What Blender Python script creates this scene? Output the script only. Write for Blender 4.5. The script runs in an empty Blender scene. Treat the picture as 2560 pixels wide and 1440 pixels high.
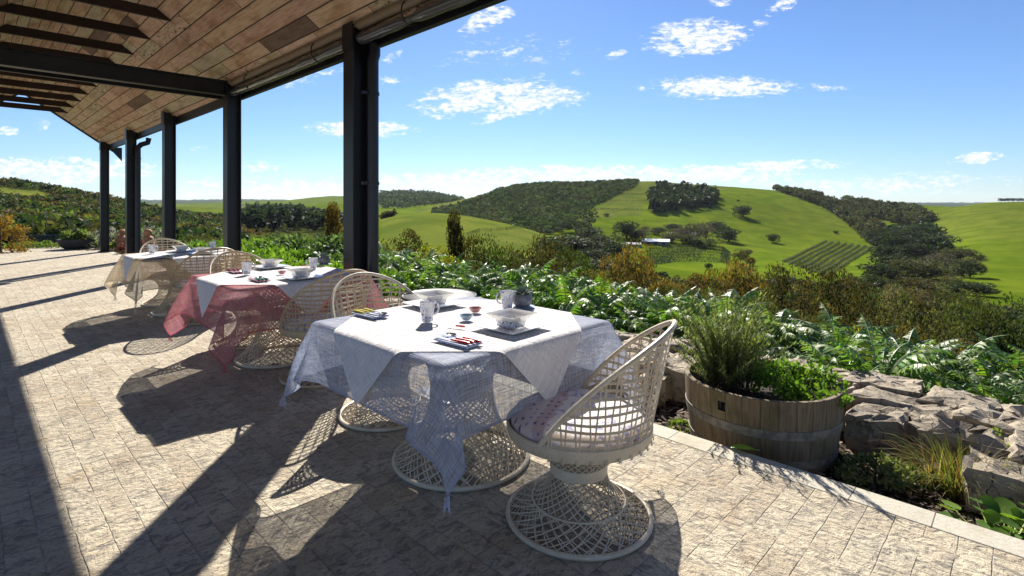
import bpy, math, random
import numpy as np
from mathutils import Vector, Matrix, noise
R = math.radians; PI = math.pi
random.seed(7); rng = np.random.default_rng(7)
SC = bpy.context.scene
COL = SC.collection
# ------------------------------------------------------------------ camera, world, sun, exposure
HC = 1.35; F = 1333.0; HZ = 512.0
cd = bpy.data.cameras.new('camera'); cam = bpy.data.objects.new('camera', cd); COL.objects.link(cam)
cam.location = (0, 0, HC); cam.rotation_euler = (R(90), 0, 0)
cd.sensor_width = 36; cd.lens = 36*F/2560; cd.shift_y = -(720-HZ)/2560
cd.clip_start = .05; cd.clip_end = 60000
SC.camera = cam
SUN_EL = R(36.5); SUN_DX = -.06
sv = Vector((SUN_DX, 1, 0)).normalized()*math.cos(SUN_EL)+Vector((0, 0, math.sin(SUN_EL)))
sd = bpy.data.lights.new('sun', 'SUN'); so = bpy.data.objects.new('sun', sd); COL.objects.link(so)
sd.energy = 5.0; sd.angle = R(.5); sd.color = (1, .93, .82)
so.rotation_euler = sv.to_track_quat('Z', 'Y').to_euler()
W = bpy.data.worlds.new('World'); SC.world = W; W.use_nodes = True
SC.view_settings.view_transform = 'Standard'; SC.view_settings.look = 'None'
SC.view_settings.exposure = 1.1; SC.view_settings.gamma = 1
SC.cycles.transparent_max_bounces = 24; SC.cycles.max_bounces = 8

# ------------------------------------------------------------------ node helper
class NT:
    def __init__(s, tree): s.t = tree; s.n = tree.nodes; s.l = tree.links
    def node(s, typ, ins=None, **kw):
        nd = s.n.new(typ)
        for k, v in kw.items(): setattr(nd, k, v)
        for k, v in (ins or {}).items(): s.put(nd.inputs[k], v)
        return nd
    def put(s, sock, v):
        if isinstance(v, bpy.types.NodeSocket): s.l.new(v, sock)
        elif v is not None: sock.default_value = v
    def m(s, op, a, b=None, c=None, clamp=False):
        nd = s.n.new('ShaderNodeMath'); nd.operation = op; nd.use_clamp = clamp
        for i, v in enumerate((a, b, c)):
            if v is not None: s.put(nd.inputs[i], v)
        return nd.outputs[0]
    def vm(s, op, a, b=None):
        nd = s.n.new('ShaderNodeVectorMath'); nd.operation = op
        s.put(nd.inputs[0], a)
        if b is not None: s.put(nd.inputs[1], b)
        return nd.outputs['Value' if op in ('DOT_PRODUCT', 'LENGTH') else 0]
    def sep(s, v):
        nd = s.n.new('ShaderNodeSeparateXYZ'); s.put(nd.inputs[0], v); return nd.outputs
    def xyz(s, x=0., y=0., z=0.):
        nd = s.n.new('ShaderNodeCombineXYZ')
        for i, v in enumerate((x, y, z)): s.put(nd.inputs[i], v)
        return nd.outputs[0]
    def mix(s, f, a, b, mode='MIX'):
        nd = s.n.new('ShaderNodeMix'); nd.data_type = 'RGBA'; nd.blend_type = mode
        s.put(nd.inputs[0], f); s.put(nd.inputs[6], c4(a)); s.put(nd.inputs[7], c4(b)); return nd.outputs[2]
    def noise(s, vec, scale, detail=3, rough=.55, dist=0.):
        nd = s.node('ShaderNodeTexNoise', {'Scale': scale, 'Detail': detail, 'Roughness': rough, 'Distortion': dist})
        if vec is not None: s.put(nd.inputs['Vector'], vec)
        return nd.outputs[0]
    def white(s, vec):
        nd = s.node('ShaderNodeTexWhiteNoise'); nd.noise_dimensions = '3D'; s.put(nd.inputs['Vector'], vec); return nd.outputs['Value']
    def ramp(s, f, stops, interp='LINEAR'):
        nd = s.n.new('ShaderNodeValToRGB'); cr = nd.color_ramp; cr.interpolation = interp
        while len(cr.elements) < len(stops): cr.elements.new(.5)
        for e, (p, c) in zip(cr.elements, stops): e.position = p; e.color = c4(c)
        s.put(nd.inputs[0], f); return nd.outputs[0]
    def step(s, v, lo, hi):
        nd = s.node('ShaderNodeMapRange', interpolation_type='SMOOTHSTEP')
        s.put(nd.inputs[0], v); s.put(nd.inputs[1], lo); s.put(nd.inputs[2], hi); return nd.outputs[0]
    def bump(s, h, dist, strength=1.):
        return s.node('ShaderNodeBump', {'Height': h, 'Distance': dist, 'Strength': strength}).outputs[0]
def c4(c):
    if isinstance(c, bpy.types.NodeSocket) or c is None: return c
    if isinstance(c, (int, float)): return (c, c, c, 1)
    return tuple(c)+((1,) if len(c) == 3 else ())
def newmat(name):
    m = bpy.data.materials.new(name); m.use_nodes = True; nt = NT(m.node_tree); nt.n.clear()
    out = nt.node('ShaderNodeOutputMaterial'); nt.out = out; nt.mat = m
    return nt
def principled(nt, col, rough=.6, metal=0., normal=None, **kw):
    p = nt.node('ShaderNodeBsdfPrincipled')
    nt.put(p.inputs['Base Color'], c4(col)); nt.put(p.inputs['Roughness'], rough); nt.put(p.inputs['Metallic'], metal)
    if normal is not None: nt.put(p.inputs['Normal'], normal)
    for k, v in kw.items(): nt.put(p.inputs[k], v)
    return p.outputs[0]
def surf(nt, sh): nt.l.new(sh, nt.out.inputs[0]); return nt.mat
def objco(nt): return nt.node('ShaderNodeTexCoord').outputs['Object']

def mat_plain(name, col, rough=.55, metal=0., var=.12, vs=8., bump=.0):
    nt = newmat(name); co = objco(nt); n = nt.noise(co, vs, 4)
    c = nt.mix(nt.step(n, .3, .7), tuple(x*(1-var) for x in col), tuple(min(1, x*(1+var)) for x in col))
    nb = nt.bump(nt.noise(co, vs*6, 4), bump) if bump else None
    return surf(nt, principled(nt, c, nt.m('ADD', nt.m('MULTIPLY', n, .2), rough-.1), metal, nb))

def mat_leaf(name, col=None, trans=.35, rough=.5, spec=.5, tcol=(1.15, 1.2, .5)):
    nt = newmat(name)
    if col is None:
        base = nt.node('ShaderNodeAttribute', attribute_name='col').outputs['Color']
    else: base = c4(col)
    oi = nt.node('ShaderNodeObjectInfo').outputs['Random']
    g = nt.node('ShaderNodeNewGeometry').outputs['Random Per Island']
    v = nt.m('ADD', nt.m('MULTIPLY', oi, .3), nt.m('MULTIPLY', g, .5))
    base = nt.mix(1., base, nt.ramp(v, [(0, .7), (.8, 1.25)]), 'MULTIPLY')
    p = principled(nt, base, rough, **{'Specular IOR Level': spec})
    tr = nt.node('ShaderNodeBsdfTranslucent', {'Color': nt.mix(1., base, tcol, 'MULTIPLY')})
    mx = nt.node('ShaderNodeMixShader', {0: trans, 1: p, 2: tr.outputs[0]})
    return surf(nt, mx.outputs[0])

# ------------------------------------------------------------------ frame: s along the verandah (d1), n outwards (d2)
D1 = Vector((-.716, .698, 0)).normalized(); D2 = Vector((D1.y, -D1.x, 0))
VYAW = math.atan2(D1.y, D1.x)           # local x = s, local y = -n
def SN(s, n, z=0.): return D1*s+D2*n+Vector((0, 0, z))
def sn_of(x, y): return D1.x*x+D1.y*y, D2.x*x+D2.y*y
def G(px, py, z=0.):                     # the point of the level z seen at a photo pixel
    Y = (HC-z)*F/(py-HZ); return Vector(((px-1280)/F*Y, Y, z))

# ------------------------------------------------------------------ mesh helper
class MB:
    def __init__(s): s.v = []; s.f = []; s.c = []; s.smooth = True
    def add(s, vs, fs, col=None):
        b = len(s.v); s.v.extend([tuple(v) for v in vs]); s.f.extend([tuple(i+b for i in f) for f in fs])
        s.c.extend([col]*len(fs))
    def box(s, x0, x1, y0, y1, z0, z1, M=None):
        vs = [Vector((x, y, z)) for z in (z0, z1) for y in (y0, y1) for x in (x0, x1)]
        if M is not None: vs = [M @ v for v in vs]
        s.add(vs, [(0, 2, 3, 1), (4, 5, 7, 6), (0, 1, 5, 4), (2, 6, 7, 3), (0, 4, 6, 2), (1, 3, 7, 5)])
    def prism(s, poly, z0, z1, M=None):   # poly in xy, extruded in z
        n = len(poly); vs = [Vector((p[0], p[1], z)) for z in (z0, z1) for p in poly]
        if M is not None: vs = [M @ v for v in vs]
        s.add(vs, [tuple(range(n))[::-1], tuple(range(n, 2*n))]+[(i, (i+1) % n, n+(i+1) % n, n+i) for i in range(n)])
    def tube(s, pts, r, k=6, closed=False, taper=None, caps=True):
        pts = [Vector(p) for p in pts]; n = len(pts)
        if n < 2: return
        up = Vector((0, 0, 1)); rings = []; prev = None
        for i, p in enumerate(pts):
            if closed: t = pts[(i+1) % n]-pts[i-1]
            else: t = pts[min(i+1, n-1)]-pts[max(i-1, 0)]
            if t.length < 1e-9: t = Vector((0, 0, 1))
            t.normalize()
            a = prev if prev is not None else (up if abs(t.z) < .9 else Vector((1, 0, 0)))
            a = a-t*a.dot(t)
            if a.length < 1e-6: a = t.orthogonal()
            a.normalize(); prev = a; b = t.cross(a)
            rr = r if taper is None else r*taper[i]
            rings.append([p+(a*math.cos(2*PI*j/k)+b*math.sin(2*PI*j/k))*rr for j in range(k)])
        vs = [v for rg in rings for v in rg]; fs = []
        m = n if closed else n-1
        for i in range(m):
            q = (i+1) % n
            for j in range(k): fs.append((i*k+j, i*k+(j+1) % k, q*k+(j+1) % k, q*k+j))
        if not closed and caps: fs += [tuple(range(k))[::-1], tuple(range((n-1)*k, n*k))]
        s.add(vs, fs)
    def lathe(s, prof, k=32, M=None, c=(0, 0)):
        vs = []; fs = []
        for r, z in prof:
            for j in range(k):
                a = 2*PI*j/k; vs.append(Vector((c[0]+r*math.cos(a), c[1]+r*math.sin(a), z)))
        if M is not None: vs = [M @ v for v in vs]
        for i in range(len(prof)-1):
            for j in range(k): fs.append((i*k+j, i*k+(j+1) % k, (i+1)*k+(j+1) % k, (i+1)*k+j))
        if prof[0][0] > 1e-4: fs.append(tuple(range(k))[::-1])
        if prof[-1][0] > 1e-4: fs.append(tuple(range((len(prof)-1)*k, len(prof)*k)))
        s.add(vs, fs)
    def build(s, name, mat, parent=None, loc=None, smooth=None, bevel=0, rotz=0):
        me = bpy.data.meshes.new(name); me.from_pydata(s.v, [], s.f)
        if any(c is not None for c in s.c):
            at = me.attributes.new('col', 'FLOAT_COLOR', 'FACE')
            arr = np.array([c4(c) if c is not None else (1, 1, 1, 1) for c in s.c], np.float32).ravel()
            at.data.foreach_set('color', arr)
        me.materials.append(mat)
        o = bpy.data.objects.new(name, me); COL.objects.link(o)
        sm = s.smooth if smooth is None else smooth
        me.polygons.foreach_set('use_smooth', [sm]*len(me.polygons))
        if sm:
            try: me.set_sharp_from_angle(angle=R(42))
            except Exception: pass
        if parent is not None: o.parent = parent
        if loc is not None: o.location = loc
        if rotz: o.rotation_euler.z = rotz
        if bevel:
            b = o.modifiers.new('bevel', 'BEVEL'); b.width = bevel; b.segments = 2; b.limit_method = 'ANGLE'; b.angle_limit = R(40)
        return o
def npmesh(name, V, Fq, mat, cols=None, parent=None, smooth=False):
    me = bpy.data.meshes.new(name); k = Fq.shape[1]
    me.vertices.add(len(V)); me.vertices.foreach_set('co', np.asarray(V, np.float32).ravel())
    me.loops.add(Fq.size); me.loops.foreach_set('vertex_index', Fq.astype(np.int32).ravel())
    me.polygons.add(len(Fq)); me.polygons.foreach_set('loop_start', np.arange(0, Fq.size, k, dtype=np.int32))
    me.update(calc_edges=True)
    if cols is not None:
        dom = 'FACE' if len(cols) == len(Fq) else 'POINT'
        at = me.attributes.new('col', 'FLOAT_COLOR', dom)
        cc = np.ones((len(cols), 4), np.float32); cc[:, :3] = cols; at.data.foreach_set('color', cc.ravel())
    me.polygons.foreach_set('use_smooth', [smooth]*len(Fq))
    me.materials.append(mat); o = bpy.data.objects.new(name, me); COL.objects.link(o)
    if parent is not None: o.parent = parent
    return o
def tag(o, label=None, cat=None, group=None, kind=None):
    if label: o['label'] = label
    if cat: o['category'] = cat
    if group: o['group'] = group
    if kind: o['kind'] = kind
    return o
def empty(name, loc=(0, 0, 0), rz=0.):
    o = bpy.data.objects.new(name, None); COL.objects.link(o); o.location = loc; o.rotation_euler = (0, 0, rz)
    o.empty_display_size = .1; return o
KIDS = {}
def copy_tree(o, parent=None):
    c = o.copy(); COL.objects.link(c); c.parent = parent
    for ch in [x for x in o.children]: copy_tree(ch, c)
    return c

# ------------------------------------------------------------------ sky with clouds
def build_world():
    nt = NT(W.node_tree); nt.n.clear()
    out = nt.node('ShaderNodeOutputWorld')
    sky = nt.node('ShaderNodeTexSky'); sky.sky_type = 'NISHITA'; sky.sun_disc = False
    sky.sun_elevation = SUN_EL; sky.sun_rotation = math.atan2(SUN_DX, 1); sky.altitude = 100
    sky.air_density = 1.0; sky.dust_density = .1; sky.ozone_density = 2.5
    dirv = nt.node('ShaderNodeTexCoord').outputs['Generated']
    X, Y, Z = nt.sep(dirv)
    ys = nt.m('MAXIMUM', nt.m('ABSOLUTE', Y), .02); u = nt.m('DIVIDE', X, ys); v = nt.m('DIVIDE', Z, ys)
    # clouds: banks given by direction (azimuth tangent, elevation tangent)
    zz = nt.m('ADD', nt.m('MAXIMUM', Z, 0.), .06)
    lay = nt.xyz(nt.m('DIVIDE', X, zz), nt.m('DIVIDE', Y, zz), 0.)
    stretch = nt.xyz(nt.m('MULTIPLY', u, 11.), nt.m('MULTIPLY', v, 27.), 0.)
    n1 = nt.noise(stretch, 1.6, 8, .66, .5)
    n2 = nt.noise(stretch, 5.5, 6, .65, .3)
    nn = nt.m('ADD', nt.m('MULTIPLY', n1, .55), nt.m('MULTIPLY', n2, .45))
    nn = nt.m('MULTIPLY', nt.m('SUBTRACT', nn, .5), 2.3)
    def blob(px, py, rx, ry, amp, tilt=0.):
        cu = (px-1280)/F; cv = (HZ-py)/F
        du = nt.m('SUBTRACT', u, cu); dv = nt.m('SUBTRACT', nt.m('SUBTRACT', v, cv), nt.m('MULTIPLY', du, tilt))
        rx *= 1.15; ry *= 1.3
        d = nt.m('ADD', nt.m('POWER', nt.m('ABSOLUTE', nt.m('DIVIDE', du, rx/F)), 2.), nt.m('POWER', nt.m('ABSOLUTE', nt.m('DIVIDE', dv, ry/F)), 2.))
        return nt.m('MULTIPLY', nt.m('SUBTRACT', 1., d, clamp=True), amp)
    bl = [(1250, 245, 215, 42, 1., .03), (1105, 268, 90, 14, .7, 0), (1740, 92, 140, 42, .95, .09), (1900, 60, 26, 12, .8, .2), (1800, 218, 195, 27, .95, .0),
          (2060, 218, 75, 10, .6, 0), (1215, 48, 75, 30, .8, .3), (900, 325, 140, 22, 1., 0), (2440, 396, 75, 14, .7, .1), (1450, 180, 35, 8, .6, 0), (970, 200, 60, 12, .45, 0),
          (1540, 137, 30, 10, .7, .2), (650, 418, 55, 18, .7, 0), (1230, 292, 55, 13, .8, .3), (1955, 14, 45, 18, .7, .4), (1100, 290, 70, 8, .5, 0), (1320, 195, 55, 8, .5, .2),
          (980, 145, 30, 14, .5, .5), (500, 372, 28, 8, .5, 0), (100, 310, 25, 16, .6, 0), (20, 327, 36, 10, .7, 0), (1290, 130, 220, 40, .25, .1), (1850, 425, 260, 18, .9, .06),
          (1560, 440, 520, 26, 1., .0), (1130, 460, 300, 30, 1., .02), (760, 480, 250, 28, .8, 0), (120, 430, 340, 34, .95, 0), (2200, 458, 330, 30, .45, 0), (1000, 470, 900, 40, .45, 0),
          (2480, 447, 110, 9, .4, 0), (1790, 5, 40, 12, .5, 0), (760, 200, 120, 20, .35, .3)]
    acc = None
    for b in bl:
        k = blob(*b); acc = k if acc is None else nt.m('MAXIMUM', acc, k)
    dens = nt.step(nt.m('ADD', nn, nt.m('MULTIPLY', nt.m('POWER', acc, .6), .52)), .20, .58)
    dens = nt.m('MULTIPLY', dens, nt.step(acc, .0, .25))
    low = nt.step(v, .11, .0)       # low cloud is greyer and softer
    cc = nt.mix(nt.m('MULTIPLY', low, .4), (10.5, 10.5, 10.8), (8.0, 8.5, 9.4))
    cc = nt.mix(nt.step(n2, .62, .4), cc, nt.mix(1., cc, (.80, .84, .92), 'MULTIPLY'))
    skyc = nt.mix(1., sky.outputs[0], (.70, .88, 1.16), 'MULTIPLY')
    ccx = nt.mix(nt.m('MULTIPLY', dens, .92), skyc, cc)
    bg = nt.node('ShaderNodeBackground', {'Color': ccx, 'Strength': .052})
    nt.l.new(bg.outputs[0], out.inputs[0])
build_world()

# ------------------------------------------------------------------ materials
steel = mat_plain('dark_steel_paint', (.010, .011, .017), .40, .0, .45, 2.5, .0006)
def mat_paving():
    nt = newmat('split_stone_paving'); co0 = objco(nt); x0, y0, z = nt.sep(co0)
    tb = nt.m('MULTIPLY', nt.m('LESS_THAN', y0, -1.575), nt.m('LESS_THAN', x0, 40.)); ti = nt.m('SUBTRACT', 1., tb)
    x = nt.m('ADD', nt.m('MULTIPLY', x0, ti), nt.m('MULTIPLY', y0, tb)); y = nt.m('ADD', nt.m('MULTIPLY', y0, ti), nt.m('MULTIPLY', x0, tb)); co = nt.xyz(x, y, z)
    rw, L = .105, .22
    wob = nt.m('MULTIPLY', nt.m('SUBTRACT', nt.noise(co, 7., 3), .5), .011)
    yy = nt.m('DIVIDE', nt.m('ADD', y, wob), rw); row = nt.m('FLOOR', yy); fy = nt.m('FRACT', yy)
    offs = nt.white(nt.xyz(row, 3.1, 0.))
    Lr = nt.m('ADD', .15, nt.m('MULTIPLY', nt.white(nt.xyz(row, 9.7, 0.)), .09))
    xx = nt.m('ADD', nt.m('DIVIDE', nt.m('ADD', x, wob), Lr), nt.m('MULTIPLY', offs, 7.)); colm = nt.m('FLOOR', xx); fx = nt.m('FRACT', xx)
    rnd = nt.white(nt.xyz(row, colm, 1.)); rnd2 = nt.white(nt.xyz(row, colm, 5.))
    dy = nt.m('MULTIPLY', nt.m('MINIMUM', fy, nt.m('SUBTRACT', 1., fy)), rw)
    dx = nt.m('MULTIPLY', nt.m('MINIMUM', fx, nt.m('SUBTRACT', 1., fx)), L)
    d = nt.m('MINIMUM', dx, dy)
    joint = nt.m('MULTIPLY', nt.step(d, nt.m('ADD', .0012, nt.m('MULTIPLY', nt.noise(co, 9., 3), .0045)), .0006), nt.step(nt.noise(co, 5., 3), .38, .58))
    chdir = nt.xyz(nt.m('MULTIPLY', nt.m('ADD', x, y), 9.), nt.m('MULTIPLY', nt.m('SUBTRACT', x, y), 34.), 0.)
    # chiselled face: ridges across the stone, warped, plus sharp chips
    j = nt.m('MULTIPLY', rnd, 40.)
    chis = nt.noise(nt.xyz(nt.m('MULTIPLY', x, 30.), nt.m('ADD', nt.m('MULTIPLY', y, 13.), 0.), j), 1., 7, .68, 1.0)
    med = nt.noise(nt.xyz(nt.m('MULTIPLY', x, 16.), nt.m('MULTIPLY', y, 16.), j), 1., 5, .6, .8)
    chip = nt.step(nt.noise(nt.vm('ADD', chdir, nt.xyz(0., 0., nt.m('ADD', j, 3.))), 1., 4, .6, 2.0), .635, .675)
    tone = nt.ramp(rnd, [(0, (.45, .375, .27)), (.3, (.52, .455, .335)), (.6, (.565, .50, .37)), (.85, (.52, .465, .36)), (1, (.59, .525, .39))])
    big = nt.noise(co, 1.3, 4)
    tone = nt.mix(nt.step(big, .35, .7), tone, nt.mix(1., tone, (.86, .84, .82), 'MULTIPLY'))
    grain = nt.noise(nt.vm('ADD', co, nt.xyz(0, 0, rnd)), 90., 4, .7)
    tone = nt.mix(nt.step(grain, .42, .68), tone, nt.mix(1., tone, (.74, .72, .69), 'MULTIPLY'))
    tone = nt.mix(nt.step(chis, .53, .36), tone, (.22, .195, .165))
    tone = nt.mix(nt.m('MULTIPLY', chip, .85), tone, (.13, .115, .10))
    tone = nt.mix(nt.m('MULTIPLY', joint, nt.m('ADD', .1, nt.m('MULTIPLY', rnd2, .5))), tone, (.12, .10, .08))
    tone = nt.mix(nt.m('MULTIPLY', nt.step(nt.noise(co0, 2.6, 6, .65, .6), .54, .70), .55), tone, nt.mix(1., tone, (.80, .66, .54), 'MULTIPLY'))
    tone = nt.mix(nt.m('MULTIPLY', nt.step(nt.noise(co0, .8, 5, .6), .5, .75), .5), tone, nt.mix(1., tone, (.74, .74, .73), 'MULTIPLY'))
    h = nt.m('ADD', nt.m('MULTIPLY', chis, .55), nt.m('MULTIPLY', med, .8))
    h = nt.m('SUBTRACT', h, nt.m('MULTIPLY', chip, .25)); h = nt.m('ADD', h, nt.m('MULTIPLY', rnd2, .12))
    h = nt.m('SUBTRACT', h, nt.m('MULTIPLY', joint, .22))
    h = nt.m('ADD', h, nt.m('MULTIPLY', grain, .06))
    return surf(nt, principled(nt, tone, .85, 0., nt.bump(h, .032, .95)))
pav = mat_paving()
def mat_border():
    nt = newmat('sawn_stone_border'); co = objco(nt); x, y, z = nt.sep(co)
    fx = nt.m('DIVIDE', x, .30); cid = nt.m('FLOOR', fx); fr = nt.m('FRACT', fx)
    d = nt.m('MULTIPLY', nt.m('MINIMUM', fr, nt.m('SUBTRACT', 1., fr)), .30)
    rnd = nt.white(nt.xyz(cid, 1., 2.)); n = nt.noise(co, 60., 5, .7)
    c = nt.ramp(rnd, [(0, (.41, .38, .30)), (.5, (.47, .435, .35)), (1, (.44, .42, .35))])
    c = nt.mix(nt.step(n, .4, .75), c, nt.mix(1., c, (.8, .8, .78), 'MULTIPLY'))
    c = nt.mix(nt.step(nt.noise(co, 5., 4), .5, .75), c, nt.mix(1., c, (.8, .76, .7), 'MULTIPLY'))
    c = nt.mix(nt.step(d, .003, .001), c, (.08, .07, .06))
    return surf(nt, principled(nt, c, .85, 0., nt.bump(nt.m('MULTIPLY', n, nt.step(d, .0, .004)), .003)))
def mat_planks():
    nt = newmat('reclaimed_timber_lining'); uv = nt.node('ShaderNodeUVMap').outputs[0]; x, y, z = nt.sep(uv)
    pw = .19; yy = nt.m('DIVIDE', y, pw); row = nt.m('FLOOR', yy); fy = nt.m('FRACT', yy)
    Lr = nt.m('ADD', 1.5, nt.m('MULTIPLY', nt.white(nt.xyz(row, 4., 0.)), 1.6))
    xx = nt.m('ADD', nt.m('DIVIDE', x, Lr), nt.m('MULTIPLY', nt.white(nt.xyz(row, 1., 0.)), 9.)); cm = nt.m('FLOOR', xx); fx = nt.m('FRACT', xx)
    # some boards are cut in two pieces
    cut = nt.white(nt.xyz(row, cm, 8.)); half = nt.m('GREATER_THAN', fx, nt.m('ADD', .25, nt.m('MULTIPLY', cut, .6)))
    half = nt.m('MULTIPLY', half, nt.m('GREATER_THAN', nt.white(nt.xyz(row, cm, 13.)), .55)); cm2 = nt.m('ADD', cm, nt.m('MULTIPLY', half, .5))
    rnd = nt.white(nt.xyz(row, cm2, 1.)); r2 = nt.white(nt.xyz(row, cm2, 7.)); 
    dcut = nt.m('ADD', nt.m('MULTIPLY', nt.m('LESS_THAN', nt.white(nt.xyz(row, cm, 13.)), .55), 1.), nt.m('MULTIPLY', nt.m('ABSOLUTE', nt.m('SUBTRACT', fx, nt.m('ADD', .25, nt.m('MULTIPLY', cut, .6)))), 1.6))
    dy = nt.m('MULTIPLY', nt.m('MINIMUM', fy, nt.m('SUBTRACT', 1., fy)), pw)
    dx = nt.m('MULTIPLY', nt.m('MINIMUM', fx, nt.m('SUBTRACT', 1., fx)), 1.6)
    gap = nt.m('MAXIMUM', nt.step(dy, .0075, .004), nt.step(nt.m('MINIMUM', dx, dcut), .006, .003))
    c = nt.ramp(rnd, [(0, (0.53, 0.36, 0.26)), (.13, (0.65, 0.47, 0.35)), (.26, (0.62, 0.46, 0.31)), (.4, (0.58, 0.49, 0.32)), (.52, (0.57, 0.51, 0.36)),
                      (.63, (0.65, 0.54, 0.39)), (.75, (0.67, 0.49, 0.37)), (.86, (0.60, 0.44, 0.29)), (.95, (.19, .125, .09))], 'CONSTANT')
    g = nt.noise(nt.xyz(nt.m('MULTIPLY', x, 3.), nt.m('MULTIPLY', y, 55.), nt.m('MULTIPLY', rnd, 20.)), 1., 6, .65, .4)
    c = nt.mix(nt.step(g, .35, .7), c, nt.mix(1., c, (.66, .60, .54), 'MULTIPLY'))
    stain = nt.noise(nt.xyz(nt.m('MULTIPLY', x, 2.2), nt.m('MULTIPLY', y, 6.), nt.m('MULTIPLY', rnd, 9.)), 1., 5, .6)
    c = nt.mix(nt.step(stain, .45, .72), c, nt.mix(1., c, (.68, .57, .46), 'MULTIPLY'))
    peel = nt.noise(nt.xyz(nt.m('MULTIPLY', x, 13.), nt.m('MULTIPLY', y, 30.), nt.m('MULTIPLY', r2, 30.)), 1., 7, .72, .6)
    pk = nt.m('MULTIPLY', nt.step(peel, .55, .585), nt.m('GREATER_THAN', r2, .80))
    c = nt.mix(pk, c, (.07, .04, .03))
    nail = nt.noise(nt.xyz(nt.m('MULTIPLY', x, 30.), nt.m('MULTIPLY', y, 30.), 0.), 1., 1); c = nt.mix(nt.step(nail, .84, .86), c, (.03, .02, .02))
    c = nt.mix(gap, c, (.025, .015, .012))
    h = nt.m('ADD', nt.m('MULTIPLY', g, .3), nt.m('SUBTRACT', nt.m('MULTIPLY', r2, .4), nt.m('MULTIPLY', gap, 1.)))
    return surf(nt, principled(nt, c, .72, 0., nt.bump(h, .008)))
planks = mat_planks()

# ------------------------------------------------------------------ terrain
PROF = {
 -900: [(60, 650), (120, 610), (500, 430), (800, 520), (2000, 505), (8000, 505)],
 -300: [(60, 645), (120, 610), (300, 500), (500, 432), (800, 520), (2000, 505), (8000, 505)],
 0: [(60, 645), (120, 612), (300, 520), (500, 447), (800, 520), (2000, 505), (8000, 501)],
 120: [(60, 645), (120, 616), (300, 530), (500, 466), (800, 530), (2000, 505), (8000, 501)],
 250: [(60, 650), (120, 625), (300, 545), (500, 492), (800, 545), (2000, 508), (8000, 500)],
 440: [(60, 690), (120, 640), (250, 600), (500, 535), (800, 548), (1200, 525), (1700, 508), (2500, 514), (8000, 501)],
 600: [(60, 700), (120, 650), (250, 615), (500, 556), (750, 560), (1200, 528), (1800, 504), (2500, 512), (8000, 499)],
 700: [(60, 720), (120, 660), (250, 618), (500, 568), (750, 560), (1200, 526), (1800, 500), (2500, 512), (8000, 499)],
 780: [(60, 740), (120, 670), (250, 620), (500, 572), (750, 556), (1200, 525), (1800, 491), (2500, 510), (8000, 505)],
 870: [(60, 750), (120, 680), (250, 620), (450, 570), (600, 575), (1000, 540), (1800, 486), (2600, 500), (8000, 505)],
 960: [(60, 760), (120, 690), (200, 650), (300, 600), (450, 537), (560, 562), (900, 545), (1300, 525), (2500, 477), (4000, 505), (8000, 505)],
 990: [(60, 762), (120, 692), (200, 652), (300, 602), (450, 531), (560, 562), (900, 545), (1300, 525), (2500, 470), (4000, 505), (8000, 505)],
 1060: [(60, 768), (120, 698), (200, 656), (300, 605), (450, 521), (560, 560), (850, 555), (1200, 528), (2500, 482), (4000, 505), (8000, 505)],
 1120: [(60, 770), (120, 700), (200, 660), (300, 612), (450, 522), (560, 565), (800, 556), (1200, 510), (2500, 486), (4000, 505), (8000, 505)],
 1182: [(60, 775), (120, 705), (200, 668), (300, 622), (450, 530), (560, 578), (800, 552), (1200, 488), (1700, 520), (2500, 500), (8000, 505)],
 1271: [(60, 780), (120, 712), (200, 676), (300, 635), (440, 548), (560, 588), (800, 540), (1200, 459), (1700, 510), (8000, 505)],
 1320: [(60, 782), (120, 714), (200, 680), (300, 640), (430, 561), (560, 592), (800, 535), (1200, 450), (1700, 510), (8000, 505)],
 1425: [(60, 790), (120, 720), (200, 690), (320, 650), (430, 610), (560, 592), (800, 535), (1200, 452), (1700, 510), (8000, 505)],
 1523: [(60, 800), (120, 730), (200, 700), (350, 662), (500, 612), (650, 568), (850, 515), (1200, 445), (1700, 510), (8000, 505)],
 1622: [(60, 810), (120, 738), (200, 708), (350, 672), (500, 622), (650, 575), (850, 512), (1200, 443), (1700, 510), (8000, 505)],
 1740: [(60, 822), (120, 745), (200, 715), (350, 680), (500, 632), (650, 585), (850, 520), (1200, 452), (1700, 510), (8000, 505)],
 1862: [(60, 835), (120, 752), (200, 722), (350, 685), (500, 640), (650, 592), (850, 530), (1200, 458), (1700, 510), (8000, 505)],
 1975: [(60, 850), (120, 762), (200, 730), (350, 692), (500, 646), (650, 600), (850, 542), (1200, 471), (1700, 510), (8000, 505)],
 2112: [(60, 868), (120, 778), (200, 738), (350, 698), (500, 650), (650, 604), (850, 552), (1150, 498), (1700, 515), (8000, 505)],
 2215: [(60, 880), (120, 788), (200, 745), (350, 700), (500, 652), (650, 610), (850, 566), (1100, 515), (1700, 518), (8000, 508)],
 2310: [(60, 892), (120, 800), (200, 752), (350, 698), (500, 652), (650, 606), (850, 552), (1100, 510), (1700, 520), (8000, 508)],
 2450: [(60, 910), (120, 815), (200, 762), (300, 712), (400, 660), (600, 580), (900, 503), (1300, 530), (8000, 508)],
 2560: [(60, 925), (120, 828), (200, 768), (300, 712), (400, 655), (600, 565), (900, 499), (1300, 530), (8000, 508)],
 3200: [(60, 980), (120, 870), (200, 790), (300, 720), (400, 650), (600, 560), (900, 490), (1300, 530), (8000, 508)],
}
_pk = sorted(PROF); _tab = []
_LY = np.linspace(math.log(60), math.log(30000), 400)
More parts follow.
